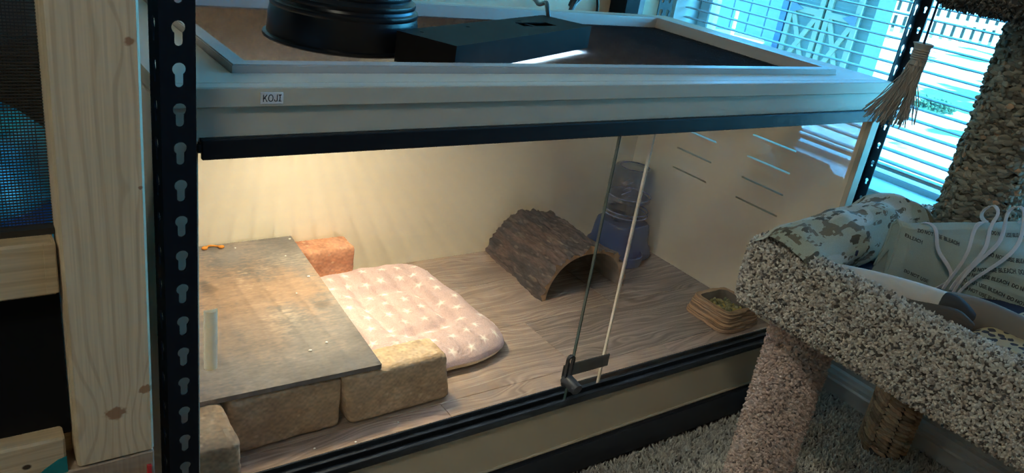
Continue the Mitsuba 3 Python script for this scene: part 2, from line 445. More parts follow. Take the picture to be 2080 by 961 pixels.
put('wall_right', extrude_yz(wr, XW, XW + 0.15), WALLW, kind='structure', label='white painted wall with the window')
# skirting board with a moulded top
bb = Polygon([(0, 0), (0.014, 0), (0.014, 0.030), (0.011, 0.034), (0.011, 0.042), (0.008, 0.046), (0.006, 0.052), (0, 0.056)])
m = trimesh.creation.extrude_polygon(bb, 3.9, engine='earcut')
v = m.vertices.copy(); m.vertices = np.c_[XW - v[:, 0], YB - v[:, 2], v[:, 1] - 0.003]; m.invert() if m.volume < 0 else None
put('baseboard_right', m, TRIM, kind='structure', label='white moulded skirting board below the window')
put('trim_1', box(XW - 0.014, XW + 0.085, WY0 - 0.03, YB - 0.01, 0.418, 0.440, 0.003), TRIM, kind='structure', label='white window sill')
w = thing('window_1', 'white framed window with its blind half open', None, kind='structure')
fr = []
for a in ((WY0, WY1, 0.438, 0.452), (WY0, WY1, WZ1 - 0.04, WZ1), (WY0, WY0 + 0.04, 0.44, WZ1), (WY1 - 0.035, WY1, 0.44, WZ1)):
    put('frame', box(XW + 0.085, XW + 0.125, a[0], a[1], a[2], a[3], 0.003), TRIM, w)
pane = trimesh.Trimesh([[XW + 0.105, WY0, 0.44], [XW + 0.105, WY1, 0.44], [XW + 0.105, WY1, WZ1], [XW + 0.105, WY0, WZ1]], [[0, 1, 2], [0, 2, 3]], process=False)
put('pane', pane, WGLASS, w)

# blind: horizontal slats of 25 mm, open
bl = thing('window_blind', 'white horizontal slat blind hanging open in the window', 'blind')
XS, DZ, ZS0 = 1.37, 0.0230, 0.790
prof = [(XS + 0.0125 * t, 0.0016 * (1 - t * t)) for t in np.linspace(-1, 1, 7)]
V, F = [], []
for y in (WY0 + 0.012, WY1 - 0.006):
    for x, z in prof: V.append((x, y, z))
    for x, z in prof[::-1]: V.append((x, y, z - 0.0013))
n = 14
for i in range(n):
    F += [[i, (i + 1) % n, n + (i + 1) % n], [i, n + (i + 1) % n, n + i]]
for i in range(1, n - 1): F += [[0, i + 1, i], [n, n + i, n + i + 1]]
slat = mikit.ply(trimesh.Trimesh(V, F, process=False), SLAT, smooth=False)
for k in range(-48, 14):
    key = numbered('slat', bl)
    scene[key] = {**slat, 'to_world': T().translate([0, 0, ZS0 - k * DZ])}
put('bottom_rail', box(XS - 0.011, XS + 0.011, WY0 + 0.012, WY1 - 0.006, 0.4745, 0.482, 0.002), SLAT, bl)
put('head_rail', box(XS - 0.018, XS + 0.018, WY0 + 0.01, WY1 - 0.004, 1.905, 1.948, 0.003), SLAT, bl)

# ceiling lamp that lights the room from behind the camera
cl = thing('ceiling_lamp', 'round flush ceiling lamp in the middle of the room', 'lamp')
put('base', lathe([(0, 2.44), (0.17, 2.44), (0.17, 2.415), (0, 2.415)], 48, (-0.85, -1.00, 0)), WHITEP, cl)
lm = lathe([(0.001, 2.375), (0.08, 2.38), (0.13, 2.392), (0.155, 2.413)], 48, (-0.85, -1.00, 0))
if lm.face_normals[:, 2].mean() > 0: lm.invert()
put('diffuser', lm, WHITEP, cl, emitter={'type': 'area', 'radiance': {'type': 'rgb', 'value': (ROOM * ROOM_POWER).tolist()}})

# ------------------------------------------------------------------ outside
put('ground', box(1.6, 40, -20, 40, -0.55, -0.45), YARD, kind='structure', label='sunlit pale yard with patches of grass')
put('roof', box(1.49, 2.15, -6, 6, 2.45, 2.55), STUCCO, kind='structure', label='eave of the roof above the window')
put('wall_outside', extrude_yz(Polygon([(-6, -0.5), (6, -0.5), (6, 2.45), (-6, 2.45)]).difference(sbox(WY0 - 0.01, WZ0 - 0.01, WY1 + 0.01, WZ1 + 0.01)), XW + 0.15, XW + 0.17), STUCCO, kind='structure', label='outer face of the house wall')
fence = thing('picket_fence', 'white picket fence across the far end of the yard', 'fence')
a, b = np.array([14.05, 7.60]), np.array([16.15, 6.23])
d = (b - a) / np.linalg.norm(b - a)
for k in range(-26, 46):
    c = a + d * k * 0.19
    q = rot(box(-0.062, 0.062, -0.012, 0.012, -0.45, 1.15, 0.004), math.degrees(math.atan2(d[1], d[0])))
    q.apply_translation([c[0], c[1], 0])
    put('picket', q, PICKET, fence)
for z in (-0.15, 0.75):
    L = 72 * 0.19
    q = rot(box(-27 * 0.19, 46 * 0.19, 0.012, 0.05, z, z + 0.09), math.degrees(math.atan2(d[1], d[0])))
    q.apply_translation([a[0], a[1], 0])
    put('rail', q, PICKET, fence)
q = rot(box(-8.0, 12.0, 0.9, 1.1, -0.45, 1.6), math.degrees(math.atan2(d[1], d[0]))); q.apply_translation([a[0], a[1], 0])
put('garden_wall', q, mat('garden_wall', pr((0.035, 0.037, 0.034), 0.9)), kind='structure', label='grey wall behind the picket fence')
sh = thing('garden_shed', 'shallow teal garden shed with two tan braced doors out in the yard', 'shed')
put('wall', box(7.03, 7.32, 3.53, 4.52, -0.45, 2.3), SHED, sh)
put('corner_board', box(6.99, 7.05, 4.46, 4.53, -0.45, 2.2), SHEDB, sh)
put('roof', box(6.85, 7.42, 3.4, 4.65, 2.3, 2.4), SHEDB, sh)
def door(y0, y1, bias):
    dd = put('door', box(7.0, 7.03, y0, y1, -0.42, 1.7), SHED, sh)
    st = 0.055
    for ya, yb in ((y0, y0 + st), (y1 - st, y1)):
        put('stile', box(6.975, 7.0, ya, yb, -0.42, 1.7), SHEDT, dd)
    for za in (0.20, -0.42, 0.92, 1.62):
        put('cross_rail', box(6.975, 7.0, y0 + st, y1 - st, za, za + 0.06), SHEDT, dd)
    for s in (1, -1):
        p0, p1 = np.array([y0 + st, -0.36]), np.array([y1 - st, 0.20])
        if s < 0: p0, p1 = np.array([y1 - st, -0.36]), np.array([y0 + st, 0.20])
        ln = LineString([p0, p1]).buffer(0.026, cap_style=2).intersection(sbox(y0 + st, -0.36, y1 - st, 0.20))
        put('brace', extrude_yz(ln, 6.978 + 0.003 * s, 7.0), SHEDT, dd)
    yh = y1 - 0.02 if bias > 0 else y0 + 0.02
    tri = Polygon([(yh, 0.17), (yh, 0.30), (yh - bias * 0.15, 0.235)])
    put('hinge', extrude_yz(tri, 6.965, 6.977), HINGE, dd)
door(4.035, 4.43, 1)
door(3.64, 4.005, -1)
pf = thing('panel_fence', 'pale blue panelled fence at the left behind the window blind', 'fence')
for k in range(9):
    put('panel', box(7.5, 7.54, 4.60 + k * 0.24, 4.60 + k * 0.24 + 0.228, -0.45, 1.7, 0.006), PANELB, pf)
put('post', box(7.40, 7.50, 4.66, 4.75, -0.45, 1.75), PICKET, pf)
tb = thing('patio_table', 'round white garden table in front of the pale blue fence', 'table')
put('table_top', lathe([(0, -0.17), (0.33, -0.17), (0.34, -0.155), (0.33, -0.14), (0, -0.14)], 40, (6.6, 4.75, 0)), PICKET, tb)
put('pole', lathe([(0, -0.45), (0.02, -0.45), (0.02, 0.12), (0, 0.12)], 12, (6.6, 4.75, 0)), PICKET, tb)
g = np.random.default_rng(11)
for i, (cx, cy, cz, r, lab) in enumerate(((6.75, 3.28, -0.40, 0.13, 'low green shrub beside the corner of the teal shed'), (7.67, 3.02, -0.44, 0.20, 'low green shrub alone on the pale ground right of the shed'))):
    P = g.normal(0, 1, (260, 3)); P /= np.linalg.norm(P, axis=1, keepdims=True); P[:, 2] = np.abs(P[:, 2]) * 0.45
    N = P / np.linalg.norm(P, axis=1, keepdims=True)
    tm, tc = tufts(P * r * g.uniform(0.5, 1, (260, 1)) + [cx, cy, cz], N, 0.014, 0.05, yarn_colors(260, [(0.04, 0.075, 0.03), (0.06, 0.11, 0.045)], [1, 1]), 0.6, 4)
    s = thing('shrub', lab, 'shrub')
    put('foliage', tm, LEAF, s, kind='stuff', color=tc, label='small green leaves')

# ------------------------------------------------------------------ shelving rack
rk = thing('shelving_rack', 'black perforated steel shelving rack that carries the reptile enclosure', 'shelving')
def keyhole(cx, cz, s=1.0):
    return unary_union([Point(cx, cz).buffer(0.0058 * s, 10), sbox(cx - 0.0036 * s, cz - 0.0125 * s, cx + 0.0036 * s, cz), Point(cx, cz - 0.0125 * s).buffer(0.0036 * s, 8)])
def flange(x0, x1, z0, z1, holes):
    return Polygon([(x0, z0), (x1, z0), (x1, z1), (x0, z1)]).difference(unary_union(holes))
zs = [0.7228 - 0.0362 * k for k in range(-22, 20)]
TH = 0.0018
p1 = put('post', extrude_xz(flange(-0.0095, 0.0205, 0.0, 1.5, [keyhole(0.0065, z) for z in zs]), -0.031, -0.031 + TH), RACK, rk)
put('side_flange', extrude_yz(flange(-0.0292, 0.007, 0.0, 1.5, [keyhole(-0.012, z) for z in zs]), -0.0095, -0.0095 + TH), RACK, p1)
zr = [0.7895 - 0.0362 * k for k in range(-20, 21)]
p2 = put('post', extrude_xz(flange(1.2575, 1.2865, 0.0, 1.5, [keyhole(1.2705, z) for z in zr]), 0.030, 0.030 + TH), RACK, rk)
put('side_flange', extrude_yz(flange(0.0135, 0.030, 0.0, 1.5, [keyhole(0.0215, z, 0.55) for z in zr]), 1.2847, 1.2865), RACK, p2)
zb = [0.700 - 0.0362 * k for k in range(-22, 19)]
p3 = put('post', extrude_xz(flange(1.2385, 1.2825, 0.0, 1.5, [keyhole(x, z) for z in zb for x in (1.2495, 1.2710)]), 0.622, 0.622 + TH), RACK, rk)
p4 = put('post', extrude_xz(flange(-0.0095, 0.0205, 0.0, 1.5, [keyhole(0.0065, z) for z in zb]), 0.622, 0.622 + TH), RACK, rk)
put('beam', box(0.0, 1.283, -0.006, 0.012, 0.0, 0.0575, 0.002), RACK, rk)
put('beam', box(0.0, 1.283, 0.600, 0.620, 0.0, 0.0575, 0.002), RACK, rk)
put('shelf_board', box(0.0, 1.255, 0.013, 0.599, 0.040, 0.0575), DARKP, rk)

# ------------------------------------------------------------------ the enclosure
W, D = 1.22, 0.578
tr = thing('reptile_enclosure', 'long cream PVC reptile enclosure with sliding glass front on the black rack', 'terrarium')
ZB, ZR = 0.058, 0.6618
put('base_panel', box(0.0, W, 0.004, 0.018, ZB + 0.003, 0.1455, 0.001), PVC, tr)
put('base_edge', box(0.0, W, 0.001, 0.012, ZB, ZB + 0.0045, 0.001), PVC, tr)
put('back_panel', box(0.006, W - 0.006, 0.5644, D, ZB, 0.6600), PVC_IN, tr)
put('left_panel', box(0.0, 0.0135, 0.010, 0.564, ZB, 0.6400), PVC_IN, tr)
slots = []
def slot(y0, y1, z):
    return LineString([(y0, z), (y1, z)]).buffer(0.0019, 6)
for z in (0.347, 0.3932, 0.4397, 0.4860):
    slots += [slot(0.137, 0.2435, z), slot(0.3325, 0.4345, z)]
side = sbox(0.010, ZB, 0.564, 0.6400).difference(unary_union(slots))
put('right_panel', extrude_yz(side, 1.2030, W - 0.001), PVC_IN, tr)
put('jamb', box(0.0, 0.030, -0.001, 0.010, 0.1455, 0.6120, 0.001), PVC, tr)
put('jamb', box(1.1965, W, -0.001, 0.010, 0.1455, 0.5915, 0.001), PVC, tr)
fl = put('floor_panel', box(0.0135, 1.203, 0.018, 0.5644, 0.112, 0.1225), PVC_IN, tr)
# wood-look planks laid along the enclosure
rows = [(0.0185, 0.1045, [0.0140, 0.42, 0.909, 1.2025]), (0.1050, 0.2660, [0.0140, 0.70, 1.2025]), (0.2665, 0.4270, [0.0140, 0.33, 0.928, 1.2025]), (0.4275, 0.5640, [0.0140, 0.58, 1.2025])]
tone = [[2, 0, 2], [0, 1], [2, 0, 1], [1, 0]]
for (y0, y1, cuts), tt in zip(rows, tone):
    for k in range(len(cuts) - 1):
        put('plank', box(cuts[k], cuts[k + 1] - 0.0006, y0, y1, 0.1226, 0.1262, 0.0006), PLANKS[tt[k]], fl)
# front fascia: a projecting strip over a plain panel
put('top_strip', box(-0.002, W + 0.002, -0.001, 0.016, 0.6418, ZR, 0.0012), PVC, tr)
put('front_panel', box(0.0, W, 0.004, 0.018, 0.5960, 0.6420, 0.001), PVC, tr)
put('top_rim', join([box(0.0, W, 0.016, 0.0525, 0.6440, ZR), box(0.0, 0.0765, 0.0525, 0.508, 0.6440, ZR), box(1.1245, W, 0.0525, 0.508, 0.6440, ZR), box(0.0, W, 0.508, D, 0.6440, ZR)]), PVC, tr)
ut = put('upper_track', join([box(0.0325, 1.2015, -0.005, 0.0005, 0.5915, 0.6118, 0.001), box(0.0325, 1.2015, 0.0005, 0.030, 0.6080, 0.6118), box(0.0325, 1.2015, 0.0125, 0.0155, 0.5930, 0.6080), box(0.0325, 1.2015, 0.0285, 0.0310, 0.5930, 0.6080)]), BLACK, tr)
put('end_cap', box(0.0285, 0.0325, -0.0045, 0.010, 0.5990, 0.6075, 0.0008), BLACK, ut)
lt = put('lower_track', join([box(0.0305, 1.1965, -0.003, 0.034, 0.1455, 0.1495, 0.0008), box(0.0305, 1.1965, -0.003, 0.0015, 0.1455, 0.1580, 0.0008), box(0.0305, 1.1965, 0.0150, 0.0172, 0.149, 0.1580, 0.0006), box(0.0305, 1.1965, 0.0315, 0.0345, 0.126, 0.1575, 0.0006)]), BLACK, tr)
# glass panes: the right one runs in the front groove
def glass(x0, x1, y, z0, z1):
    return trimesh.Trimesh([[x0, y, z0], [x1, y, z0], [x1, y, z1], [x0, y, z1]], [[0, 1, 2], [0, 2, 3]], process=False)
g1 = put('glass_door', glass(0.0310, 0.6706, 0.0235, 0.1500, 0.6070), GLASS, tr, label='left sliding glass pane with a clear finger handle')
put('glass_edge', box(0.6697, 0.6727, 0.0212, 0.0258, 0.1500, 0.6070), EDGE_L, g1)
th = np.linspace(0, PI, 13)
hv = [(0.0480 + 0.0072 * math.cos(t), 0.0230 - 0.0078 * math.sin(t), z) for z in (0.3360, 0.4100) for t in th] + [(0.0480, 0.0225, 0.3360), (0.0480, 0.0225, 0.4100)]
hf = []
for i in range(12):
    hf += [[i, i + 1, 14 + i], [i, 14 + i, 13 + i], [26, i + 1, i], [27, 13 + i, 14 + i]]
hm = trimesh.Trimesh(hv, hf, process=False)
put('handle', hm, ACRYL, g1, smooth=40, label='half-round clear acrylic handle')
g2 = put('glass_door', glass(0.5896, 1.1965, 0.0085, 0.1500, 0.6070), GLASS, tr, label='right sliding glass pane')
put('glass_edge', box(0.5884, 0.5902, 0.0062, 0.0108, 0.1500, 0.6070), EDGE_D, g2)
nl = put('name_label', box(0.0884, 0.1112, -0.0018, -0.0010, 0.6452, 0.6570, 0.0003), STICK, tr, label='small white sticker reading KOJI')
tx = meshkit.text_mesh('KOJI', 0.0056, 0.0003)
ext = tx.bounds
s = 0.0182 / (ext[1][0] - ext[0][0])
v = tx.vertices.copy(); v = v - [ext[0][0], 0, 0]
tx.vertices = np.c_[0.0910 + v[:, 0] * s, -0.0018 - v[:, 2], 0.6477 + v[:, 1] * 1.25]
put('lettering', tx, INK, nl)

# ------------------------------------------------------------------ showcase lock on the glass
lk = thing('showcase_lock', 'small black showcase lock clipped over the edge of the glass doors', 'lock')
put('ratchet_bar', box(0.5790, 0.6748, 0.0135, 0.0160, 0.1905, 0.2130, 0.0005), RUBBER, lk, label='flat black ratchet bar between the panes')
L0, L1 = np.array([0.5790, -0.0035, 0.1880]), np.array([0.5772, 0.004, 0.2300])
outer = unary_union([Point(0.5785, 0.2330).buffer(0.0068, 12), sbox(0.5717, 0.188, 0.5853, 0.2330), Point(0.5785, 0.190).buffer(0.0085, 12)])
inner = unary_union([Point(0.5785, 0.2320).buffer(0.0044, 12), sbox(0.5755, 0.2050, 0.5815, 0.2320)])
put('loop', extrude_xz(outer.difference(inner), -0.001, 0.0045), BLACK, lk, label='black slotted key loop')
put('barrel', tube([(0.5790, 0.006, 0.1965), (0.5800, -0.010, 0.1935), (0.5812, -0.0215, 0.1908), (0.5812, -0.0230, 0.1904)], [0.0098, 0.0098, 0.0098, 0.0088], 28), STEEL, lk, smooth=40, label='dark round lock barrel')

# ------------------------------------------------------------------ screen lid
ld = thing('screen_lid', 'grey framed wire mesh lid set into the top of the enclosure', 'lid')
FX0, FX1, FY0, FY1, FZ0, FZ1 = 0.078, 1.1226, 0.0535, 0.5065, 0.6480, 0.6706
fw = 0.0185
outer = sbox(FX0, FY0, FX1, FY1); inner = sbox(FX0 + fw, FY0 + fw, FX1 - fw, FY1 - fw)
fm = trimesh.creation.extrude_polygon(outer.difference(inner), FZ1 - FZ0 - 0.0015, engine='earcut'); fm.apply_translation([0, 0, FZ0])
top = trimesh.creation.extrude_polygon(outer.buffer(-0.0012, join_style=2).difference(inner.buffer(0.0012, join_style=2)), 0.0015, engine='earcut'); top.apply_translation([0, 0, FZ1 - 0.0015])
put('frame', join([fm, top]), LID, ld)
SZ = 0.6500
wires = []
PX = 0.0030
ix0, ix1, iy0, iy1 = FX0 + fw, FX1 - fw, FY0 + fw, FY1 - fw
def wire_set(n, lo, hi, horizontal):
    t = np.linspace(lo, hi, n)
    r = 0.00010 if horizontal else 0.00017
    V = []
    for q in t:
        for e in (0, 1):
            for a, b in ((-r, 0), (0, -r), (r, 0), (0, r)):
                V.append(((ix0, ix1)[e], q + a, SZ + 0.0004 + b) if horizontal else (q + a, (iy0, iy1)[e], SZ - 0.0002 + b))
    V = np.array(V)
    f = []
    for i in range(4):
        a, b = i, (i + 1) % 4
        f += [[a, b, b + 4], [a, b + 4, a + 4]]
    F = (np.arange(n)[:, None, None] * 8 + np.array(f)[None]).reshape(-1, 3)
    return trimesh.Trimesh(V, F, process=False)
put('wire_mesh', join([wire_set(int((iy1 - iy0) / 0.0036), iy0 + 0.001, iy1 - 0.001, True), wire_set(int((ix1 - ix0) / 0.0017), ix0 + 0.001, ix1 - 0.001, False)]), WIRE, ld, kind='stuff', label='fine black woven wire mesh')

# ------------------------------------------------------------------ dome lamp
dl = thing('dome_lamp', 'black ribbed heat lamp dome standing on the mesh lid', 'lamp')
DC = (0.2905, 0.2640)
Z0 = SZ + 0.0026
po = [(0.1042, 0.0), (0.1052, 0.0015), (0.1046, 0.0045), (0.1000, 0.0060), (0.0985, 0.030), (0.0965, 0.0405)]
r, z = 0.0965, 0.0405
for k in range(5):
    po += [(r - 0.0002, z + 0.001), (r + 0.0012, z + 0.004), (r + 0.0006, z + 0.0075), (r - 0.0030, z + 0.0095)]
    r -= 0.0042 + 0.0016 * k; z += 0.0115
po += [(r - 0.008, z + 0.014), (r - 0.022, z + 0.028), (0.034, z + 0.036), (0.033, z + 0.085), (0.0, z + 0.086)]
put('shade', lathe([(a, b + Z0) for a, b in po], 96, (DC[0], DC[1], 0)), DOME, dl, smooth=35)
pi = [(0.1030, 0.0003), (0.0975, 0.006), (0.0925, 0.040), (0.080, 0.062), (0.064, 0.084), (0.045, 0.102), (0.030, 0.124), (0.0, 0.126)]
im = lathe([(a, b + Z0) for a, b in pi], 64, (DC[0], DC[1], 0))
put('reflector', im, DOME_IN, dl, smooth=True, label='white inside of the dome')
bz = Z0 + 0.030
bulb = put('bulb', lathe([(0.0, bz + 0.0005), (0.030, bz + 0.0005), (0.040, bz + 0.012), (0.030, bz + 0.045), (0.014, bz + 0.075), (0, bz + 0.076)], 32, (DC[0], DC[1], 0)), WHITEP, dl)
fm = lathe([(0.0005, bz - 0.012), (0.012, bz - 0.0105), (0.022, bz - 0.006), (0.031, bz)], 32, (DC[0], DC[1], 0))
if fm.face_normals[:, 2].mean() > 0: fm.invert()
put('bulb_face', fm, WHITEP, bulb, emitter={'type': 'area', 'radiance': {'type': 'rgb', 'value': (LAMP * BULB_POWER).tolist()}}, label='glowing face of the heat bulb')
# the bulb is a flood: its beam leaves the whole face, aimed a little to the back right
aim = np.array([0.405, 0.375, 0.13])
gb = np.random.default_rng(3)
for k in range(31):
    rr, a = 0.030 * math.sqrt((k + 0.5) / 31), 2.39996 * k + gb.uniform(-0.2, 0.2)
    o = np.array([DC[0] + rr * math.cos(a), DC[1] + rr * math.sin(a), bz - 0.014])
    scene[f'beam_{k:03d}'] = {'type': 'spot', 'cutoff_angle': 54.0, 'beam_width': 5.0, 'to_world': T().look_at(origin=o.tolist(), target=(aim + (o - [DC[0], DC[1], o[2]])).tolist(), up=[0, 1, 0]),
                              'intensity': {'type': 'rgb', 'value': (LAMP * BEAM_POWER).tolist()}}

# ------------------------------------------------------------------ strip light fixture
sf = thing('strip_light', 'flat black light bar lying askew on the mesh lid beside the dome', 'light')
FA, FCX, FCY, FL, FW, FT, FB = 25.67, 0.513, 0.2015, 0.400, 0.0905, 0.690, 0.6542
ca, sa = math.cos(math.radians(FA)), math.sin(math.radians(FA))
def fx(m):
    m = rot(m, FA); m.apply_translation([FCX, FCY, 0]); return m
hole_c = (0.0750 * 1.0, 0.0)
plate = sbox(-FL / 2, -FW / 2, FL / 2, FW / 2)
win = Polygon([(0.050, -0.002), (0.125, -0.020), (0.130, 0.003), (0.062, 0.022)])
pins = [Point(-0.172, 0.027).buffer(0.003), Point(-0.062, 0.027).buffer(0.003), Point(0.086, 0.027).buffer(0.003)]
pl = trimesh.creation.extrude_polygon(plate.difference(unary_union([win] + pins)), 0.0015, engine='earcut'); pl.apply_translation([0, 0, FT - 0.0015])
walls = [box(-FL / 2, FL / 2, -FW / 2, -FW / 2 + 0.0015, FB + 0.0005, FT), box(-FL / 2, FL / 2, FW / 2 - 0.0015, FW / 2, SZ + 0.0012, FT), box(-FL / 2, -FL / 2 + 0.0015, -FW / 2, FW / 2, SZ + 0.0012, FT), box(FL / 2 - 0.0015, FL / 2, -FW / 2, FW / 2, FB + 0.0005, FT)]
put('housing', fx(join([pl] + walls)), FIX, sf)
put('lamp_reflector', fx(join([box(-FL / 2 + 0.016, FL / 2 - 0.016, -0.0435, -0.0260, SZ + 0.0165, SZ + 0.0175), box(-FL / 2 + 0.016, FL / 2 - 0.016, -0.0270, -0.0260, SZ + 0.004, SZ + 0.0165)])), WHITEP, sf)
put('inner_tray', fx(box(-FL / 2 + 0.004, FL / 2 - 0.004, -FW / 2 + 0.004, FW / 2 - 0.004, FT - 0.012, FT - 0.010)), FIX, sf)
put('bracket', fx(box(0.083, 0.088, -0.014, 0.016, FT - 0.0098, FT - 0.002)), BLACK, sf)
for sx in (-1, 1):
    put('lamp_holder', fx(box(sx * (FL / 2 - 0.010) - 0.006, sx * (FL / 2 - 0.010) + 0.006, -0.036, -0.012, SZ + 0.0014, FT - 0.013)), BLACK, sf)
tb_pts = [(-FL / 2 + 0.018, -0.0350, SZ + 0.0085), (FL / 2 - 0.018, -0.0350, SZ + 0.0085)]
put('tube', fx(tube(tb_pts, 0.0066, 14)), WHITEP, sf, emitter={'type': 'area', 'radiance': {'type': 'rgb', 'value': [TUBE_POWER * c for c in (0.66, 0.91, 1.05)]}}, label='glowing white lamp tube under the bar')
put('power_cord', tube(spline([(0.6790, 0.3170, 0.6840), (0.6860, 0.335, 0.700), (0.7080, 0.372, 0.7040), (0.7200, 0.40, 0.6960), (0.7420, 0.445, 0.6960), (0.79, 0.525, 0.690), (0.84, 0.60, 0.690), (0.85, 0.66, 0.75), (0.85, 0.685, 0.95)], 60), 0.0036, 10), CORD, sf, smooth=True)
# cords that hang on the wall
cd = thing('power_cable', 'black cable with a plug hanging behind the back edge of the enclosure', 'cable')
put('cord', tube(spline([(0.955, 0.600, 0.640), (0.968, 0.605, 0.672), (0.990, 0.610, 0.700), (1.03, 0.64, 0.78), (1.05, 0.69, 1.0)], 40), 0.0050, 10), CORD, cd, smooth=True)
put('cord', tube(spline([(1.033, 0.605, 0.640), (1.034, 0.605, 0.676), (1.026, 0.606, 0.700), (1.035, 0.64, 0.78), (1.06, 0.69, 1.0)], 40), 0.0034, 10), CORD, cd, smooth=True)
put('plug', tube([(0.965, 0.612, 0.664), (0.972, 0.612, 0.676), (0.988, 0.613, 0.690), (0.998, 0.613, 0.700)], [0.006, 0.0085, 0.0085, 0.006], 12), BLACK, cd, smooth=40)
cc = thing('clear_cable', 'translucent grey cable beside the black plug on the wall', 'cable')
put('cord', tube(spline([(0.978, 0.620, 0.640), (0.990, 0.622, 0.672), (1.010, 0.625, 0.690), (1.030, 0.64, 0.72), (1.04, 0.69, 0.95)], 40), 0.0042, 10), CLEARC, cc, smooth=True)
sp = thing('storage_box', 'tall black box standing against the back wall beside the window', 'box')
put('body', box(1.150, 1.196, 0.640, 0.695, 0.10, 1.05, 0.003), DARKP, sp)
put('edge_strip', box(1.196, 1.215, 0.644, 0.690, 0.10, 1.05, 0.002), mat('grey_strip', pr((0.20, 0.19, 0.20), 0.5)), sp)

# ------------------------------------------------------------------ things inside the enclosure
ZF = 0.1262
def stone(x0, x1, y0, y1, z0, z1, r, amp, seed, deg=0.0, skew=0.0):
    n = 22
    lo, hi = np.array([x0, y0, z0]), np.array([x1, y1, z1])
    c, h = (lo + hi) / 2, (hi - lo) / 2
    m = trimesh.creation.box(extents=2 * h)
    for _ in range(5): m = m.subdivide()
    v = m.vertices
    q = np.clip(v, -(h - r), h - r)
    d = v - q
    ln = np.linalg.norm(d, axis=1, keepdims=True)
    # a pillow edge of radius r
    v = np.where(ln > 1e-9, q + d / np.maximum(ln, 1e-9) * r, v)
    nrm = v - q
    nrm = np.where(np.linalg.norm(nrm, axis=1, keepdims=True) > 1e-9, nrm, v)
    nrm = nrm / np.maximum(np.linalg.norm(nrm, axis=1, keepdims=True), 1e-9)
    w = v + c
    disp = (meshkit.fbm(w * 60, 4, seed) - 0.5) * amp * 2 + (meshkit.noise(w * 260, seed + 9) - 0.5) * amp * 0.9
    v = v + nrm * disp[:, None]
    v[:, 0] += skew * (v[:, 2] / h[2])
    m = trimesh.Trimesh(v, m.faces, process=False)
    m = rot(m, deg)
    m.apply_translation(c)
    m.apply_translation([0, 0, z0 - m.bounds[0][2]])
    return m
HB = 0.088
put('paving_brick', stone(0.030, 0.0880, 0.030, 0.205, ZF, ZF + HB, 0.009, 0.0020, 1), PAVER, label='tan tumbled brick, leftmost of the three at the front under the slate tile', category='brick', smooth=True)
put('paving_brick', stone(0.0935, 0.2555, 0.1110, 0.1680, ZF, ZF + HB - 0.001, 0.009, 0.0016, 2, 1.5), PAVER, label='tan tumbled brick in the middle of the front row under the slate tile', category='brick', smooth=True)
put('paving_brick', stone(0.2600, 0.4330, 0.1080, 0.1660, ZF, ZF + HB, 0.010, 0.0016, 3, 0.8, -0.009), PAVER, label='tan tumbled brick, rightmost of the front row, at the tile corner', category='brick', smooth=True)
put('red_brick', stone(0.285, 0.4535, 0.5055, 0.5630, ZF, ZF + 0.083, 0.008, 0.0018, 4, -1.0), REDBRICK, label='reddish terracotta brick at the back wall behind the slate tile', category='brick', smooth=True)
put('paving_brick', stone(0.040, 0.205, 0.4990, 0.5590, ZF, ZF + HB - 0.003, 0.009, 0.0016, 6), PAVER, label='tan tumbled brick at the back wall hidden under the slate tile', category='brick', smooth=True)
# slate tile lying on the bricks
tile = Polygon([(0.0165, 0.1160), (0.3125, 0.1085), (0.3455, 0.5590), (0.0200, 0.5590)])
tz = ZF + HB + 0.0012
tm = trimesh.creation.extrude_polygon(tile.buffer(-0.0012).buffer(0.0012), 0.0075, engine='earcut'); tm.apply_translation([0, 0, tz])
put('slate_tile', tm, SLATE, label='large dark rust-mottled slate tile lying across the bricks', category='tile')
fd = thing('food_scrap', 'orange dried food scrap on the back edge of the slate tile', 'food')
zt = tz + 0.0075
put('piece', trimesh.creation.icosphere(2, 0.0042).apply_transform(np.diag([1.3, 1, 0.75, 1])).apply_translation([0.1850, 0.5440, zt + 0.003]), ORANGE, fd, smooth=True)
put('piece', trimesh.creation.icosphere(2, 0.0038).apply_transform(np.diag([1.4, 1, 0.75, 1])).apply_translation([0.2130, 0.5420, zt + 0.0028]), ORANGE, fd, smooth=True)
put('thread', tube(spline([(0.1880, 0.5440, zt + 0.004), (0.1950, 0.5480, zt + 0.0045), (0.2040, 0.5490, zt + 0.0025), (0.2110, 0.5430, zt + 0.004)], 14), 0.0016, 7), ORANGE, fd, smooth=True)
# pale crumbs on the tile
for i, (x, y) in enumerate(((0.235, 0.535), (0.338, 0.545), (0.315, 0.395), (0.275, 0.345), (0.262, 0.190), (0.232, 0.178), (0.306, 0.48))):
    c = trimesh.creation.icosphere(1, 0.0014 + 0.0004 * (i % 3)); c.apply_transform(np.diag([1.3, 1, 0.6, 1])); c.apply_translation([x, y, zt + 0.0008])
    put('crumb', c, WHITEC, label='tiny pale crumb lying on the slate tile', category='crumb', group='pale crumbs on the slate tile')
for i, (x, y) in enumerate(((0.205, 0.082), (0.262, 0.072), (0.338, 0.088))):
    c = trimesh.creation.icosphere(1, 0.0014); c.apply_transform(np.diag([1.3, 1, 0.6, 1])); c.apply_translation([x, y, ZF + 0.0009])
    put('crumb', c, WHITEC, label='tiny pale crumb on the wood floor in front of the bricks', category='crumb', group='pale crumbs on the wood floor')

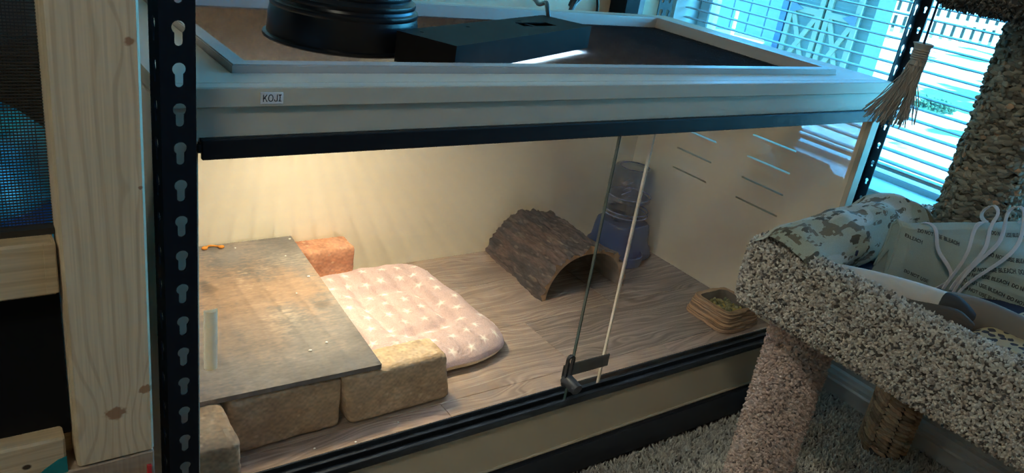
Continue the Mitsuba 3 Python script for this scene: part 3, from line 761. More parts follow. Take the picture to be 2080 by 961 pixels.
# star fleece mat with a rolled border
mp = thing('star_mat', 'pink fleece pet mat printed with white stars, one edge under the tile', 'pet mat')
MC, MWX, MWY, MDEG = np.array([0.4740, 0.339]), 0.262, 0.352, 4.0
def mat_fn(bottom):
    def fn(U, V):
        a, b = (U - 0.5) * 2, (V - 0.5) * 2
        # square to rounded square
        p = 5.0
        rr = np.maximum(np.abs(a), np.abs(b))
        k = np.where(rr > 1e-6, rr / np.maximum((np.abs(a) ** p + np.abs(b) ** p) ** (1 / p), 1e-9), 1)
        x, y = a * k, b * k
        e = (np.abs(x) ** p + np.abs(y) ** p) ** (1 / p)
        wob = 1 + 0.010 * np.sin(9 * np.arctan2(y, x) + 1)
        X, Y = x * MWX / 2 * wob, y * MWY / 2 * wob
        dist = (1 - e) * MWX / 2
        edge = np.sqrt(np.clip(1 - np.clip(1 - dist / 0.020, 0, 1) ** 2, 0, 1))
        if bottom:
            Z = 0.018 - 0.0165 * edge
        else:
            roll = np.exp(-((dist - 0.034) / 0.026) ** 2)
            Z = 0.018 + 0.018 * edge + 0.007 * roll * edge - 0.009 * np.exp(-((dist - 0.074) / 0.010) ** 2)
            w = np.stack([X, Y, 0 * X], -1)
            Z = Z + (meshkit.fbm(w * 34, 3, 8) - 0.5) * 0.007 * edge + (meshkit.noise(w * 420, 2) - 0.5) * 0.0012
        c, s = math.cos(math.radians(MDEG)), math.sin(math.radians(MDEG))
        return np.stack([MC[0] + c * X - s * Y, MC[1] + s * X + c * Y, ZF + Z], -1)
    return fn
m, U, V = grid(mat_fn(False), 150, 190)
put('cover', m, FLEECE, mp, smooth=True, uv=np.c_[U * MWX, V * MWY], label='pink fleece with white stars')
m, U, V = grid(mat_fn(True), 60, 70); m.invert()
put('backing', m, CREAMF, mp, smooth=True, label='cream fleece underside')

# half log hide
hl = thing('log_hide', 'half hollow log of dark bark lying arch up near the back wall', 'reptile hide')
ax0, ax1 = np.array([0.8925, 0.3240, ZF]), np.array([0.9030, 0.5560, ZF])
def log_fn(Ro, H, rough, seed, lift=0.0):
    def fn(U, V):
        t = PI * (1 - U)
        x = np.cos(t) * Ro; z = np.sin(t) * H
        # legs stand steep
        z = np.where(z < 0, 0, z) + lift
        x = np.sign(x) * np.abs(x / Ro) ** 0.85 * Ro
        P = ax0 + (ax1 - ax0) * V[..., None]
        shrink = 1 - 0.06 * V
        w = np.stack([x * 42, V * 2.6, z * 42], -1)
        w2 = np.stack([x * 130, V * 11, z * 130], -1)
        dsp = rough * ((meshkit.fbm(w, 4, seed) - 0.5) * 0.026 + (meshkit.fbm(w2, 3, seed + 5) - 0.5) * 0.010)
        f = 1 + dsp / 0.09
        X = P[..., 0] + x * shrink * f
        Y = P[..., 1] + rough * (meshkit.noise(np.stack([x * 90, 0 * x + 7 * (V > 0.5), z * 90], -1), 4) - 0.5) * 0.010 * (np.abs(V - 0.5) > 0.49)
        Z = ZF + z * shrink * np.where(z > 0.01, f, 1)
        return np.stack([X, Y, Z], -1)
    return fn
NU, NV = 150, 110
mo, U, V = grid(log_fn(0.110, 0.1005, 1.0, 3), NU, NV)
put('bark', mo, BARK, hl, smooth=True, label='rough dark bark')
mi_, U2, V2 = grid(log_fn(0.100, 0.0910, 0.0, 3), NU, NV)
mi_.invert()
put('inside', mi_, BARK_IN, hl, smooth=True, label='smoother brown inside')
for e in (0, 1):
    o = mo.vertices.reshape(NU, NV, 3)[:, -e]; i_ = mi_.vertices.reshape(NU, NV, 3)[:, -e]
    Vv = np.vstack([o, i_]); F = []
    for k in range(NU - 1): F += [[k, k + 1, NU + k + 1], [k, NU + k + 1, NU + k]]
    put('sawn_end', trimesh.Trimesh(Vv, F, process=False), SAWN, hl, label='sawn brown rim')
for e in (0, -1):
    o = mo.vertices.reshape(NU, NV, 3)[e]; i_ = mi_.vertices.reshape(NU, NV, 3)[e]
    Vv = np.vstack([o, i_]); F = []
    for k in range(NV - 1): F += [[k, k + 1, NV + k + 1], [k, NV + k + 1, NV + k]]
    put('foot', trimesh.Trimesh(Vv, F, process=False), SAWN, hl)

# water dispenser
wb = thing('water_dispenser', 'blue gravity water bottle on its blue base in the back corner', 'water bottle')
BX, BY = 1.118, 0.470
def superlathe(prof, n=56, p=2.6):
    V, F = [], []
    for r, z in prof:
        for k in range(n):
            a = 2 * PI * k / n
            c, s = math.cos(a), math.sin(a)
            q = (abs(c) ** p + abs(s) ** p) ** (-1 / p)
            V.append((BX + r * q * c, BY + r * q * s, z))
    for j in range(len(prof) - 1):
        for k in range(n):
            a, b = j * n + k, j * n + (k + 1) % n
            F += [[a, b, b + n], [a, b + n, a + n]]
    return trimesh.Trimesh(V, F, process=False)
put('base', superlathe([(0.001, ZF + 0.001), (0.066, ZF + 0.001), (0.069, ZF + 0.006), (0.067, ZF + 0.022), (0.060, ZF + 0.030), (0.057, ZF + 0.060), (0.054, ZF + 0.078), (0.050, ZF + 0.082), (0.001, ZF + 0.082)], p=3.2), BLUEBASE, wb, smooth=40, label='dark blue plastic base')
put('trough', join([lathe([(0.030, ZF + 0.003), (0.042, ZF + 0.003), (0.044, ZF + 0.026), (0.041, ZF + 0.027), (0.030, ZF + 0.010)], 36, (BX - 0.030, BY - 0.052, 0))]), BLUEBASE, wb, smooth=40, label='drinking trough')
zb0 = ZF + 0.080
put('bottle', lathe([(0.022, zb0), (0.030, zb0 + 0.006), (0.048, zb0 + 0.014), (0.052, zb0 + 0.022), (0.050, zb0 + 0.028), (0.053, zb0 + 0.034), (0.053, zb0 + 0.060), (0.050, zb0 + 0.066), (0.053, zb0 + 0.072), (0.053, zb0 + 0.108), (0.051, zb0 + 0.122), (0.044, zb0 + 0.132), (0.034, zb0 + 0.135), (0.030, zb0 + 0.131), (0.0, zb0 + 0.130)], 56, (BX, BY, 0)), BLUECLEAR, wb, smooth=30, label='clear bluish bottle upside down')
for zz, rr in ((0.021, 0.0525), (0.030, 0.0515), (0.066, 0.0510), (0.1335, 0.0345)):
    put('ridge', lathe([(rr - 0.0012, zb0 + zz - 0.0012), (rr + 0.0010, zb0 + zz), (rr - 0.0012, zb0 + zz + 0.0012)], 56, (BX, BY, 0)), BLUERIB, wb, smooth=True)
wm = lathe([(0.001, zb0 + 0.0595), (0.0515, zb0 + 0.0595), (0.0515, zb0 + 0.058), (0.001, zb0 + 0.058)], 48, (BX, BY, 0))
put('water', wm, BLUECLEAR, wb, label='water surface inside the bottle')
# raised marks moulded into the side of the bottle
ang0 = math.atan2(EYE[1] - BY, EYE[0] - BX) - 0.12
for k, (dz, da, ln) in enumerate(((0.112, -0.10, 0.010), (0.108, 0.06, 0.012), (0.096, -0.02, 0.013), (0.090, 0.10, 0.009), (0.082, -0.08, 0.012), (0.078, 0.10, 0.012))):
    a = ang0 + da
    c = [(BX + 0.0532 * math.cos(a + t), BY + 0.0532 * math.sin(a + t), zb0 + dz + t * 0.004 / 0.1) for t in np.linspace(-ln / 0.11, ln / 0.11, 7)]
    put('moulded_mark', tube(c, 0.0010, 6), BLUERIB, wb, smooth=True)

# resin food dish, stacked like slabs of wood
ds = thing('food_dish', 'brown resin dish shaped like stacked wood in the front right corner', 'dish')
DX, DY, DW = 1.1170, 0.1365, 0.0565
def ring(sz, seed, z):
    pts = []
    g = np.random.default_rng(seed)
    n = 120
    for k in range(n):
        a = 2 * PI * k / n
        c, s = math.cos(a), math.sin(a)
        q = (abs(c) ** 7 + abs(s) ** 7) ** (-1 / 7)
        jag = 1 + (meshkit.noise(np.array([c * 4, s * 4, seed * 1.7])) - 0.5) * 0.10
        pts.append((DX + sz * q * c * jag, DY + sz * q * s * jag, z))
    return np.array(pts)
levels = []
zz = ZF + 0.0008
for k, (s, hgt) in enumerate(((1.02, 0.010), (0.985, 0.008), (0.955, 0.009), (0.91, 0.007), (0.885, 0.007))):
    levels += [ring(DW * s * 0.985, k, zz), ring(DW * s, k, zz + 0.0012), ring(DW * s * 0.995, k, zz + hgt - 0.0012), ring(DW * s * 0.97, k, zz + hgt)]
    zz += hgt
levels += [ring(DW * 0.70, 9, zz - 0.0005), ring(DW * 0.64, 9, zz - 0.010), ring(DW * 0.60, 9, zz - 0.024), ring(0.001, 9, zz - 0.026)]
def loft(ls):
    n = len(ls[0]); V = np.vstack(ls); F = []
    for j in range(len(ls) - 1):
        for k in range(n):
            a, b = j * n + k, j * n + (k + 1) % n
            F += [[a, b, b + n], [a, b + n, a + n]]
    return trimesh.Trimesh(V, F, process=False)
put('body', loft([ring(0.001, 0, ZF + 0.0008)] + levels[:-3]), DISH, ds, smooth=35)
put('bowl', loft(levels[-4:]), DISH_IN, ds, smooth=35, label='dark hollow of the dish')
DZT = zz
g = np.random.default_rng(21)
V, F, C = [], [], []
base = trimesh.creation.icosphere(1, 1.0)
for k in range(150):
    x, y = DX + g.uniform(-0.030, 0.030), DY + g.uniform(-0.030, 0.030)
    m = base.copy(); m.apply_transform(np.diag([g.uniform(0.003, 0.006), g.uniform(0.003, 0.005), 0.003, 1])); m.apply_transform(trimesh.transformations.random_rotation_matrix(g.random(3)))
    m.apply_translation([x, y, DZT - 0.0225 + g.uniform(0, 0.010)])
    F.append(m.faces + len(V) * len(base.vertices)); V.append(m.vertices)
    C.append(np.tile(np.array([(0.40, 0.30, 0.08), (0.20, 0.17, 0.07), (0.32, 0.28, 0.16), (0.12, 0.12, 0.06)][g.integers(4)]), (len(base.vertices), 1)))
put('food_pellets', trimesh.Trimesh(np.vstack(V), np.vstack(F), process=False), KIB, label='yellowish dry food pellets heaped in the resin dish', category='food', kind='stuff', smooth=True, color=np.vstack(C))

# ------------------------------------------------------------------ timber cage at the left
cg = thing('timber_cage', 'pine framed cage with a wire screen left of the black rack', 'cage')
YP = -0.110
pcut = 0.3480
put('corner_post', box(-0.1035, -0.0402, YP, YP + 0.038, pcut + 0.0005, 1.60, 0.0022), PINE, cg, label='upright pine post with knots')
put('foot_rail', box(-0.125, -0.0402, YP + 0.0005, YP + 0.038, 0.20, pcut - 0.0002, 0.0015), mat('grey_pine', pr(proc(lambda p, n, uv: mix((0.36, 0.28, 0.20), (0.26, 0.19, 0.13), noise(p.x * 30 + p.z * 90, p.z * 160)) * (0.9 + 0.2 * noise(p.x * 600, p.z * 60))), 0.7)), cg)
r1 = put('rail', box(-0.42, -0.1062, YP + 0.006, YP + 0.040, 0.5215, 0.5680, 0.002), PINEX, cg)
put('end_block', box(-0.1150, -0.1056, YP + 0.0055, YP + 0.0405, 0.5230, 0.5672, 0.001), PINEX, cg)
put('panel', box(-0.42, -0.1045, YP + 0.020, YP + 0.026, 0.375, 0.5215), DARKP, cg, label='plain black lower panel')
r2 = put('rail', box(-0.42, -0.1112, YP + 0.002, YP + 0.040, 0.300, 0.3840, 0.002), PINEX, cg)
put('paint_smear', extrude_xz(Polygon([(-0.1345, 0.330), (-0.1112, 0.330), (-0.1112, 0.3640), (-0.1175, 0.3625), (-0.128, 0.3560), (-0.1345, 0.3500)]), YP + 0.0012, YP + 0.0020), TEAL, r2, label='smear of teal paint on the bottom rail')
put('back_stud', box(-0.1110, -0.1038, YP + 0.030, YP + 0.060, 0.20, 0.385), PINEX, cg)
put('screen_bead', box(-0.42, -0.1040, YP + 0.022, YP + 0.030, 0.5680, 0.5735), RUBBER, cg)
wv = []
yS = YP + 0.030
for k in range(95):
    z = 0.5735 + k * 0.0024
    wv.append(box(-0.42, -0.1015, yS, yS + 0.0008, z, z + 0.0009))
for k in range(130):
    x = -0.42 + k * 0.0024
    wv.append(box(x, x + 0.00055, yS + 0.0008, yS + 0.0014, 0.5735, 0.80))
put('screen', join(wv), SCREENW, cg, kind='stuff', label='fine dark insect screen')
put('floor_board', box(-0.60, -0.036, -0.068, 0.300, 0.345, 0.360), PINEX, cg)
put('corner_post', box(-0.4800, -0.4200, YP, YP + 0.038, 0.20, 1.60, 0.0022), PINEX, cg)
put('back_board', box(-0.60, -0.035, 0.300, 0.315, 0.20, 1.2), BROWN, cg, label='brown inner back of the cage')
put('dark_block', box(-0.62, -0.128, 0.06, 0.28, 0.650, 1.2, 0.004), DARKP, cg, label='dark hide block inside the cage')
jb = thing('blue_tub', 'blue plastic tub with a sloping side behind the wire screen', 'tub')
prof = [(0.001, 0.36), (0.123, 0.36), (0.126, 0.40), (0.126, 0.53), (0.121, 0.575), (0.110, 0.604), (0.094, 0.6175), (0.001, 0.6180)]
put('body', lathe(prof, 56, (-0.199, 0.066, 0)), BLUEJUG, jb, smooth=35)
put('grip', tube(spline([(-0.150, -0.0485, 0.545), (-0.150, -0.0475, 0.570), (-0.148, -0.038, 0.600)], 10), 0.0018, 8), WHITEP, jb, smooth=True, label='white raised seam')
put('dark_band', lathe([(0.1266, 0.545), (0.1272, 0.547), (0.1272, 0.562), (0.1266, 0.564)], 56, (-0.199, 0.066, 0)), BLUEJUG2, jb, smooth=True)
put('tag', box(-0.0475, -0.0435, YP - 0.0030, YP - 0.0002, 0.322, 0.3345, 0.0005), REDP, label='small red plastic tag at the foot of the pine post', category='tag')

# ------------------------------------------------------------------ cat tree
PAL = [(0.60, 0.565, 0.51), (0.80, 0.775, 0.72), (0.31, 0.275, 0.24), (0.10, 0.09, 0.085), (0.50, 0.475, 0.44)]
ct = thing('cat_tree', 'carpeted cat tree with a tray full of clothes in front of the window', 'cat tree')
X0, X1, Y0, Y1, TZ0, TZ1 = 0.798, 1.312, -0.66, -0.088, 0.345, 0.458
def rbox(x0, x1, y0, y1, z0, z1, r, n=6):
    sp = trimesh.creation.icosphere(2, r).vertices
    pts = np.vstack([sp + [x, y, z] for x in (x0 + r, x1 - r) for y in (y0 + r, y1 - r) for z in (z0 + r, z1 - r)])
    return Manifold.hull_points(pts)
shell = rbox(X0, X1, Y0, Y1, TZ0, TZ1, 0.022)
hollow = rbox(X0 + 0.040, X1 - 0.040, Y0 + 0.04, Y1 - 0.040, TZ0 + 0.045, TZ1 + 0.20, 0.014)
ty = shell - hollow
mm = ty.to_mesh(); tray = trimesh.Trimesh(mm.vert_properties[:, :3], mm.tri_verts, process=False)
t0 = put('tray', tray, DKBASE, ct, label='carpeted tray with a raised rim')
P, N = scatter(tray, 165000, 5, lambda P, N: N[:, 2] > -0.95)
tm, tc = tufts(P, N, 0.0020, 0.0078, yarn_colors(len(P), PAL, [3, 3.2, 2.2, 1.8, 2], 3), 1.0, 6, 20)
put('pile', tm, YARN, t0, kind='stuff', smooth=True, color=tc, label='mottled grey brown cream carpet pile')

def post(name, cx, cy, r, z0, z1, base, palette, weights, per, w, l, lean, seed, label, flat=None):
    c = trimesh.creation.cylinder(r, z1 - z0, sections=40); c.apply_translation([cx, cy, (z0 + z1) / 2])
    k = put(name, c, base, ct, smooth=40, label=label)
    P, N = scatter(c, per, seed, lambda P, N: np.abs(N[:, 2]) < 0.5)
    tm, tc = tufts(P, N, w, l, yarn_colors(len(P), palette, weights, seed), lean, seed, 20)
    put('pile', tm, YARN, k, kind='stuff', smooth=True, color=tc)
post('front_post', 0.898, -0.168, 0.047, -0.008, 0.352, MAUVEB, [(0.66, 0.54, 0.49), (0.54, 0.43, 0.385), (0.40, 0.31, 0.28)], [3, 2, 1], 105000, 0.0024, 0.0088, 1.0, 12, 'mauve pink carpeted post under the tray')
PB = [(0.22, 0.20, 0.15), (0.29, 0.265, 0.205), (0.135, 0.115, 0.085), (0.08, 0.07, 0.05), (0.40, 0.25, 0.15)]
c = trimesh.creation.cylinder(0.052, 0.415, sections=40); c.apply_translation([1.226, -0.212, 0.6075])
up = put('upper_post', c, DKBASE, ct, smooth=40, label='shaggy brown carpeted post above the tray')
P, N = scatter(c, 36000, 14, lambda P, N: np.abs(N[:, 2]) < 0.5)
g = np.random.default_rng(14)
n = len(P)
TG = np.cross(N, [0, 0, 1.0]) * np.where(g.random((n, 1)) < 0.5, 1, -1)
Dd = TG * 0.9 + N * g.uniform(0.15, 0.7, (n, 1)) + np.array([0, 0, -1.0]) * g.uniform(-0.25, 0.55, (n, 1))
Dd /= np.linalg.norm(Dd, axis=1, keepdims=True)
Bn = np.cross(Dd, N); Bn /= np.linalg.norm(Bn, axis=1, keepdims=True)
An = np.cross(Bn, Dd)
ico = trimesh.creation.icosphere(1, 1.0)
sz = g.uniform(0.7, 1.3, (n, 1, 1))
q = ico.vertices[None]
Vv = (P + N * 0.004)[:, None] + sz * (q[..., :1] * 0.0130 * Dd[:, None] + q[..., 1:2] * 0.0042 * Bn[:, None] + q[..., 2:] * 0.0028 * An[:, None])
Ff = (np.arange(n)[:, None, None] * len(ico.vertices) + ico.faces[None]).reshape(-1, 3)
put('pile', trimesh.Trimesh(Vv.reshape(-1, 3), Ff, process=False), YARN, up, kind='stuff', smooth=True, color=np.repeat(yarn_colors(n, PB, [3, 2.4, 2, 1, 0.3], 14), len(ico.vertices), axis=0))
# sisal-wrapped lower post: cord wound in turns
core = trimesh.creation.cylinder(0.037, 0.36, sections=36); core.apply_translation([1.262, -0.197, 0.17])
sw = put('sisal_post', core, DKBASE, ct, smooth=40, label='brown cord wrapped post below the tray')
SISC = [(0.46, 0.33, 0.215), (0.36, 0.245, 0.155), (0.24, 0.155, 0.09), (0.15, 0.095, 0.055)]
pts, dirs = [], []
for col in range(9):
    for row in range(40):
        pts.append((col * 2 * PI / 9, -0.004 + 0.0088 * row + 0.004 * (col % 2)))
pts = np.array(pts); n = len(pts)
g = np.random.default_rng(17)
Nn = np.c_[np.cos(pts[:, 0]), np.sin(pts[:, 0]), 0 * pts[:, 0]]
Tn = np.c_[-np.sin(pts[:, 0]), np.cos(pts[:, 0]), 0 * pts[:, 0]]
Dd = Tn + np.array([0, 0, 1.0]) * g.uniform(-0.55, -0.25, (n, 1)); Dd /= np.linalg.norm(Dd, axis=1, keepdims=True)
Bn = np.cross(Dd, Nn)
ico = trimesh.creation.icosphere(2, 1.0); q = ico.vertices[None]
Pn = np.array([1.262, -0.197, 0]) + 0.0405 * Nn + np.c_[0 * pts[:, 0], 0 * pts[:, 0], pts[:, 1]]
Vv = Pn[:, None] + q[..., :1] * 0.0165 * Dd[:, None] + q[..., 1:2] * 0.0052 * Bn[:, None] + q[..., 2:] * 0.0062 * Nn[:, None]
Ff = (np.arange(n)[:, None, None] * len(ico.vertices) + ico.faces[None]).reshape(-1, 3)
cl_ = np.repeat(yarn_colors(n, SISC, [3, 3, 2, 1], 18), len(ico.vertices), axis=0) * np.tile(g.uniform(0.8, 1.15, (1, len(ico.vertices), 1)), (n, 1, 1)).reshape(-1, 1)
put('braid', trimesh.Trimesh(Vv.reshape(-1, 3), Ff, process=False), YARN, sw, kind='stuff', smooth=True, color=cl_, label='chunky braided brown cord')
us = rbox(1.085, 1.318, -0.46, -0.088, 0.812, 0.872, 0.020).to_mesh()
ush = trimesh.Trimesh(us.vert_properties[:, :3], us.tri_verts, process=False)
k = put('upper_shelf', ush, DKBASE, ct, label='dark carpeted shelf at the top')
P, N = scatter(ush, 80000, 31)
tm, tc = tufts(P, N, 0.0026, 0.011, yarn_colors(len(P), [(0.11, 0.095, 0.08), (0.17, 0.15, 0.125), (0.055, 0.05, 0.045)], [2, 1, 1], 33), 0.8, 32)
put('pile', tm, YARN, k, kind='stuff', smooth=True, color=tc)

# tassel toy hung from the shelf
ts = thing('tassel_toy', 'beige string tassel toy hanging on a dark cord from the cat tree shelf', 'toy')
TX, TY = 1.094, -0.096
put('cord', tube([(TX, TY, 0.8150), (TX, TY, 0.78), (TX, TY, 0.745)], 0.0018, 8), NAVY, ts, label='dark blue cord')
put('head', lathe([(0.0, 0.7480), (0.0125, 0.7500), (0.0155, 0.7490), (0.0125, 0.7440), (0.0110, 0.7370), (0.0108, 0.722), (0.0120, 0.716), (0, 0.715)], 28, (TX, TY, 0)), STRAND, ts, smooth=40)
for z in (0.7395, 0.7360, 0.7325, 0.7290, 0.7255):
    put('wrap', tube([(TX + 0.0112 * math.cos(a), TY + 0.0112 * math.sin(a), z) for a in np.linspace(0, 2 * PI, 25)], 0.0018, 6), STRAND, ts, smooth=True)
g = np.random.default_rng(41)
ss = []
for k in range(150):
    a = g.uniform(0, 2 * PI); rr = math.sqrt(g.random())
    dx, dy = rr * math.cos(a), rr * math.sin(a)
    L = g.uniform(0.095, 0.118)
    sway = np.array([-0.030, 0.018]) * (g.random() ** 0.8 if g.random() < 0.85 else -0.25)
    spread = 0.026 + 0.010 * g.random()
    pts = []
    for t in np.linspace(0, 1, 7):
        q = t ** 1.5
        off = 0.010 + (spread - 0.010) * q
        pts.append((TX + dx * off + sway[0] * q + 0.0025 * math.sin(9 * t + k), TY + dy * off + sway[1] * q + 0.0025 * math.cos(7 * t + 2 * k), 0.728 - t * L + 0.010 * rr * rr * q))
    ss.append(tube(pts, 0.00085, 4, cap=False))
put('strands', join(ss), STRAND, ts, kind='stuff', smooth=True, label='loose beige strands')

# ------------------------------------------------------------------ clothes in the tray
# camouflage roll along the back
cp = thing('camouflage_trousers', 'rolled camouflage trousers bulging over the far rim of the tray', 'trousers')
xs_ = np.array([0.800, 0.830, 0.88, 0.94, 1.00, 1.05, 1.10, 1.135, 1.150])
top_ = np.array([0.470, 0.487, 0.494, 0.500, 0.505, 0.511, 0.511, 0.503, 0.490])
def camo_fn(U, V):
    x = 0.800 + 0.350 * U
    tz_ = np.interp(x, xs_, top_)
    a = PI * (-0.25 + 1.5 * V)
    cy = -0.149 + 0.01 * U
    bz_ = 0.405
    ry, rz = 0.050, (tz_ - bz_) / 2
    P = np.stack([x, cy + ry * np.cos(a), (tz_ + bz_) / 2 + rz * np.sin(a)], -1)
    w = (meshkit.fbm(np.stack([x * 13, V * 5, V * 0], -1), 3, 5) - 0.5) * 0.020 + 0.004 * np.sin(x * 60 + 9 * V + 4 * np.sin(V * 6)) * np.exp(-((U - 0.75) / 0.3) ** 2)
    nrm = np.stack([0 * x, np.cos(a), np.sin(a)], -1)
    return P + nrm * w[..., None]
m, U, V = grid(camo_fn, 110, 110); m.invert()
put('cloth', m, CAMO, cp, smooth=True, uv=np.c_[U * 0.35, V * 0.33])
rim = camo_fn(np.ones(60), np.linspace(0, 1, 60))
put('hem', tube(rim, 0.0075, 10), CAMO_D, cp, smooth=True, label='dark olive hem')
cen = rim.mean(0) + [0.012, 0, 0.004]
put('lining', trimesh.Trimesh(np.vstack([rim, cen]), [[k, k + 1, 60] for k in range(59)], process=False), CAMO_D, cp, smooth=True, label='dark olive inside of the leg')
put('button', trimesh.creation.cylinder(0.0042, 0.003, sections=18, transform=trimesh.transformations.rotation_matrix(PI / 2, [1, 0.6, 0])).apply_translation([0.905, -0.2030, 0.463]), NAVY, cp, label='dark button')

# printed grey-green garment leaning up, white drawstrings
gg = thing('grey_green_trousers', 'folded grey green printed trousers with white drawstrings in the tray', 'trousers')
GA, GB = np.array([0.9664, -0.2306]), np.array([1.270, -0.352])
GD = (GB - GA); GL = np.linalg.norm(GD); GD = GD / GL
GN = np.array([GD[1], -GD[0]])                    # towards the camera
def g_surf(S, Tt, off=0.0):
    """S along the fold, Tt from the bottom (0) to the top edge (1)."""
    zt = 0.5120 + 0.020 * S
    zb = 0.4180 - 0.010 * S
    z = zb + (zt - zb) * Tt
    lean = (0.004 + 0.050 * S) * (1 - Tt)
    bulge = 0.010 * np.sin(PI * np.clip(Tt, 0, 1)) * (0.4 + S)
    fold = 0
    k = np.clip((S - 0.10) / 0.5, 0, 1)
    for c0, c1, amp in ((0.93, 0.60, 0.010), (0.62, 0.34, 0.007), (0.36, 0.12, 0.007)):
        cc = c0 + (c1 - c0) * S * 1.1
        fold = fold + k * amp * (1 / (1 + np.exp(-(cc - Tt) / 0.018)))
    fold = fold + 0.0025 * np.sin(S * 21 + Tt * 5) * k
    o = lean + bulge + fold + off
    top = np.clip((Tt - 0.93) / 0.07, 0, 1)
    o = o - 0.012 * top ** 2
    left = np.clip((0.035 - S) / 0.035, 0, 1)
    o = o - 0.014 * left ** 2
    return np.stack([GA[0] + GD[0] * S * GL + GN[0] * o, GA[1] + GD[1] * S * GL + GN[1] * o, z], -1)
def g_fn(U, V):
    # V runs up the front, over the top edge, down the back
    Tt = np.where(V < 0.6, V / 0.6, 1 - (V - 0.6) / 0.4)
    P = g_surf(U, np.clip(Tt, 0, 1))
    back = np.where(V > 0.6, np.minimum((V - 0.6) / 0.04, 1) * (0.016 + 0.030 * U) + (V - 0.6) * 0.03, 0)
    P[..., 0] -= GN[0] * back; P[..., 1] -= GN[1] * back
    return P
m, U, V = grid(g_fn, 120, 160)
put('cloth', m, GREY, gg, smooth=True)
e = g_fn(np.zeros(80), np.linspace(0, 1, 80))
put('side_fold', trimesh.Trimesh(np.vstack([e, e.mean(0)]), [[k, k + 1, 80] for k in range(79)], process=False), GREY, gg, smooth=True)
put('edge_seam', tube(e[4:76], 0.0022, 6), GREY, gg, smooth=True)
def printed(text, s0, t0, h, slope, seed):
    tx = meshkit.text_mesh(text, h, 0.0002, bold=True)
    tx = tx.subdivide()
    v = tx.vertices
    S = (s0 * 0.377 - 0.025) / GL + v[:, 0] / GL
    Hh = 0.10
    Tt = t0 + (v[:, 1] + slope * v[:, 0] * 1.0 + 0.002 * np.sin(v[:, 0] * 40 + seed)) / Hh
    ok = g_surf(S, Tt, 0.0007 + v[:, 2])
    tx.vertices = ok
    put('printed_text', tx, PRINT, gg, label='rows of small dark printed words')
printed('DO NOT USE BLEACH', 0.115, 0.885, 0.0050, -0.20, 1)
printed('BLEACH', 0.075, 0.790, 0.0050, -0.26, 2)
printed('DO NOT USE BLEACH', 0.450, 0.885, 0.0046, -0.04, 3)
printed('DO NOT USE BLEACH  DO NOT USE BLEACH', 0.430, 0.640, 0.0050, -0.12, 4)
printed('DO NOT USE BLEACH  DO NOT USE BLEACH', 0.360, 0.415, 0.0050, 0.01, 5)
printed('DO NOT USE BLEACH  DO NOT USE BLEACH', 0.340, 0.330, 0.0050, -0.10, 6)
printed('DO NOT USE BLEACH  DO NOT USE BLEACH', 0.330, 0.235, 0.0050, -0.17, 7)
printed('DO NOT USE BLEACH  DO NOT USE BLEACH', 0.340, 0.125, 0.0050, -0.16, 8)
printed('DO NOT USE', 0.105, 0.240, 0.0050, -0.24, 9)
def lace(pts, wd=0.0062, n=50, fr=0):
    """points (s, t, off) on the garment"""
    pts = [((a * 0.377 - 0.025) / GL, b * 0.985, c) for a, b, c in pts]
    q = np.array([g_surf(np.array(a), np.array(min(b, 1.0)), c + 0.004) + [0, 0, max(b - 1.0, 0) * 0.1] for a, b, c in pts])
    put('drawstring', ribbon(spline(q, n), wd, np.array([GD[0], GD[1], 0.15])), LACE, gg, smooth=40, label='flat white drawstring')
lace([(0.150, 1.00, -0.008), (0.185, 0.99, 0.003), (0.190, 0.86, 0.003), (0.195, 0.75, 0.004), (0.245, 0.50, 0.005), (0.275, 0.30, 0.005), (0.255, 0.14, 0.004), (0.215, 0.02, 0.003)])
lace([(0.262, 0.10, 0.006), (0.285, 0.40, 0.006), (0.325, 0.72, 0.006), (0.350, 0.93, 0.006), (0.430, 1.05, 0.004)])
lace([(0.285, 0.12, 0.008), (0.320, 0.45, 0.008), (0.400, 0.80, 0.009), (0.455, 1.06, 0.008), (0.470, 1.22, 0.004), (0.446, 1.30, 0.0), (0.425, 1.22, -0.004), (0.436, 1.08, -0.008), (0.470, 1.00, -0.010)])
lace([(0.295, 0.00, 0.010), (0.300, 0.25, 0.010), (0.370, 0.60, 0.010), (0.440, 0.80, 0.010), (0.520, 1.06, 0.008), (0.548, 1.25, 0.002), (0.580, 1.28, 0.006), (0.600, 1.12, 0.010), (0.560, 0.88, 0.011), (0.470, 0.66, 0.010), (0.380, 0.42, 0.010), (0.318, 0.16, 0.010), (0.312, 0.00, 0.010)], n=90)
lace([(0.705, 0.96, 0.004), (0.690, 0.75, 0.006), (0.655, 0.40, 0.007), (0.640, 0.22, 0.007), (0.665, 0.02, 0.007), (0.715, -0.20, 0.006)])
lace([(0.610, 1.00, -0.004), (0.640, 1.12, 0.0), (0.690, 1.20, 0.0), (0.74, 1.12, 0.0)])
# sock and other rolls
wsock = thing('white_sock', 'white ribbed sock with a dark toe lying along the near rim of the tray', 'sock')
put('leg', tube(spline([(0.868, -0.205, 0.432), (0.868, -0.240, 0.4415), (0.866, -0.295, 0.4545), (0.868, -0.355, 0.4635)], 30), 0.0185, 22), SOCK, wsock, smooth=50)
put('toe', tube(spline([(0.868, -0.353, 0.4635), (0.873, -0.366, 0.4640), (0.881, -0.377, 0.4610), (0.889, -0.385, 0.4570)], 14), np.array([0.0178] * 5 + list(np.linspace(0.0175, 0.008, 9))), 22), SOCKD, wsock, smooth=50, label='dark heathered toe')
put('brown_sock', tube(spline([(0.848, -0.322, 0.4450), (0.848, -0.352, 0.4530), (0.850, -0.384, 0.4600), (0.856, -0.402, 0.4580)], 24), np.r_[np.full(18, 0.014), np.linspace(0.0135, 0.006, 6)], 20), DKBROWN, label='dark brown rolled sock below the white sock at the rim', category='sock', smooth=60)
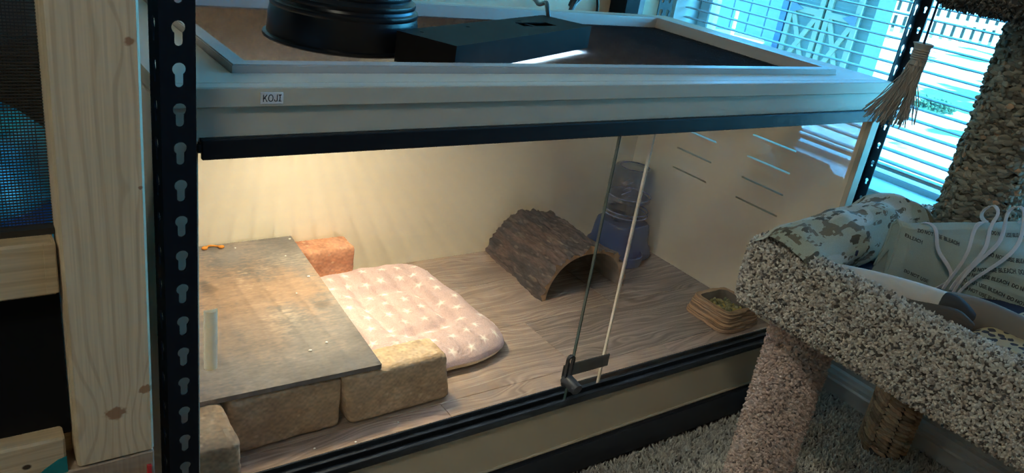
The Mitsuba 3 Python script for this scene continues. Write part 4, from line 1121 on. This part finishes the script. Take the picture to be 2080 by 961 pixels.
put('taupe_sock', tube(spline([(0.905, -0.345, 0.446), (0.925, -0.385, 0.450), (0.935, -0.430, 0.447), (0.96, -0.49, 0.440)], 24), 0.0235, 24), TAUPE, label='taupe knitted sleeve under the printed trousers', category='sleeve', smooth=60)
def lump(x0, x1, y0, y1, zb_, zt_, seed, amp):
    def fn(U, V):
        x, y = x0 + (x1 - x0) * U, y0 + (y1 - y0) * V
        e = np.clip(np.minimum(np.minimum(U, 1 - U), np.minimum(V, 1 - V)) / 0.12, 0, 1)
        z = zb_ + (zt_ - zb_) * np.sqrt(1 - (1 - e) ** 2) + (meshkit.fbm(np.stack([x * 14, y * 14, 0 * x], -1), 3, seed) - 0.5) * amp * e
        return np.stack([x, y, z], -1)
    return grid(fn, 70, 70)
m, U, V = lump(0.842, 1.268, -0.615, -0.135, 0.391, 0.418, 3, 0.020)
put('navy_shirt', m, NAVY, label='dark navy cloth at the bottom of the tray under the other clothes', category='clothing', smooth=True)
m, U, V = lump(0.841, 1.05, -0.615, -0.385, 0.412, 0.452, 6, 0.014)
put('spotted_cloth', m, SPOT, label='tan cloth with dark leopard spots at the near end of the tray', category='clothing', smooth=True, uv=np.c_[U * 0.21, V * 0.23])
put('blue_cloth', tube(spline([(0.955, -0.452, 0.4650), (0.975, -0.475, 0.4680), (0.99, -0.50, 0.462)], 14), 0.009, 12), BLUEC, label='bright blue scrap of cloth between taupe sleeve and spotted cloth', category='clothing', smooth=60)

# ------------------------------------------------------------------ carpet pile
g = np.random.default_rng(51)
n = 46000
P = np.c_[g.uniform(0.35, 1.325, n), g.uniform(-0.62, -0.004, n), np.full(n, -0.0098)]
ok = (np.hypot(P[:, 0] - 0.898, P[:, 1] + 0.168) > 0.05) & (np.hypot(P[:, 0] - 1.262, P[:, 1] + 0.197) > 0.047)
P = P[ok]
N = np.tile([0, 0, 1.0], (len(P), 1))
tm, tc = tufts(P, N, 0.0021, 0.0135, yarn_colors(len(P), [(0.52, 0.50, 0.45), (0.70, 0.68, 0.62), (0.30, 0.285, 0.25), (0.42, 0.40, 0.36)], [3, 2.4, 1.4, 2], 52), 0.55, 53)
put('carpet_pile', tm, YARN, 'floor', kind='stuff', smooth=True, color=tc, label='grey speckled shag carpet pile')
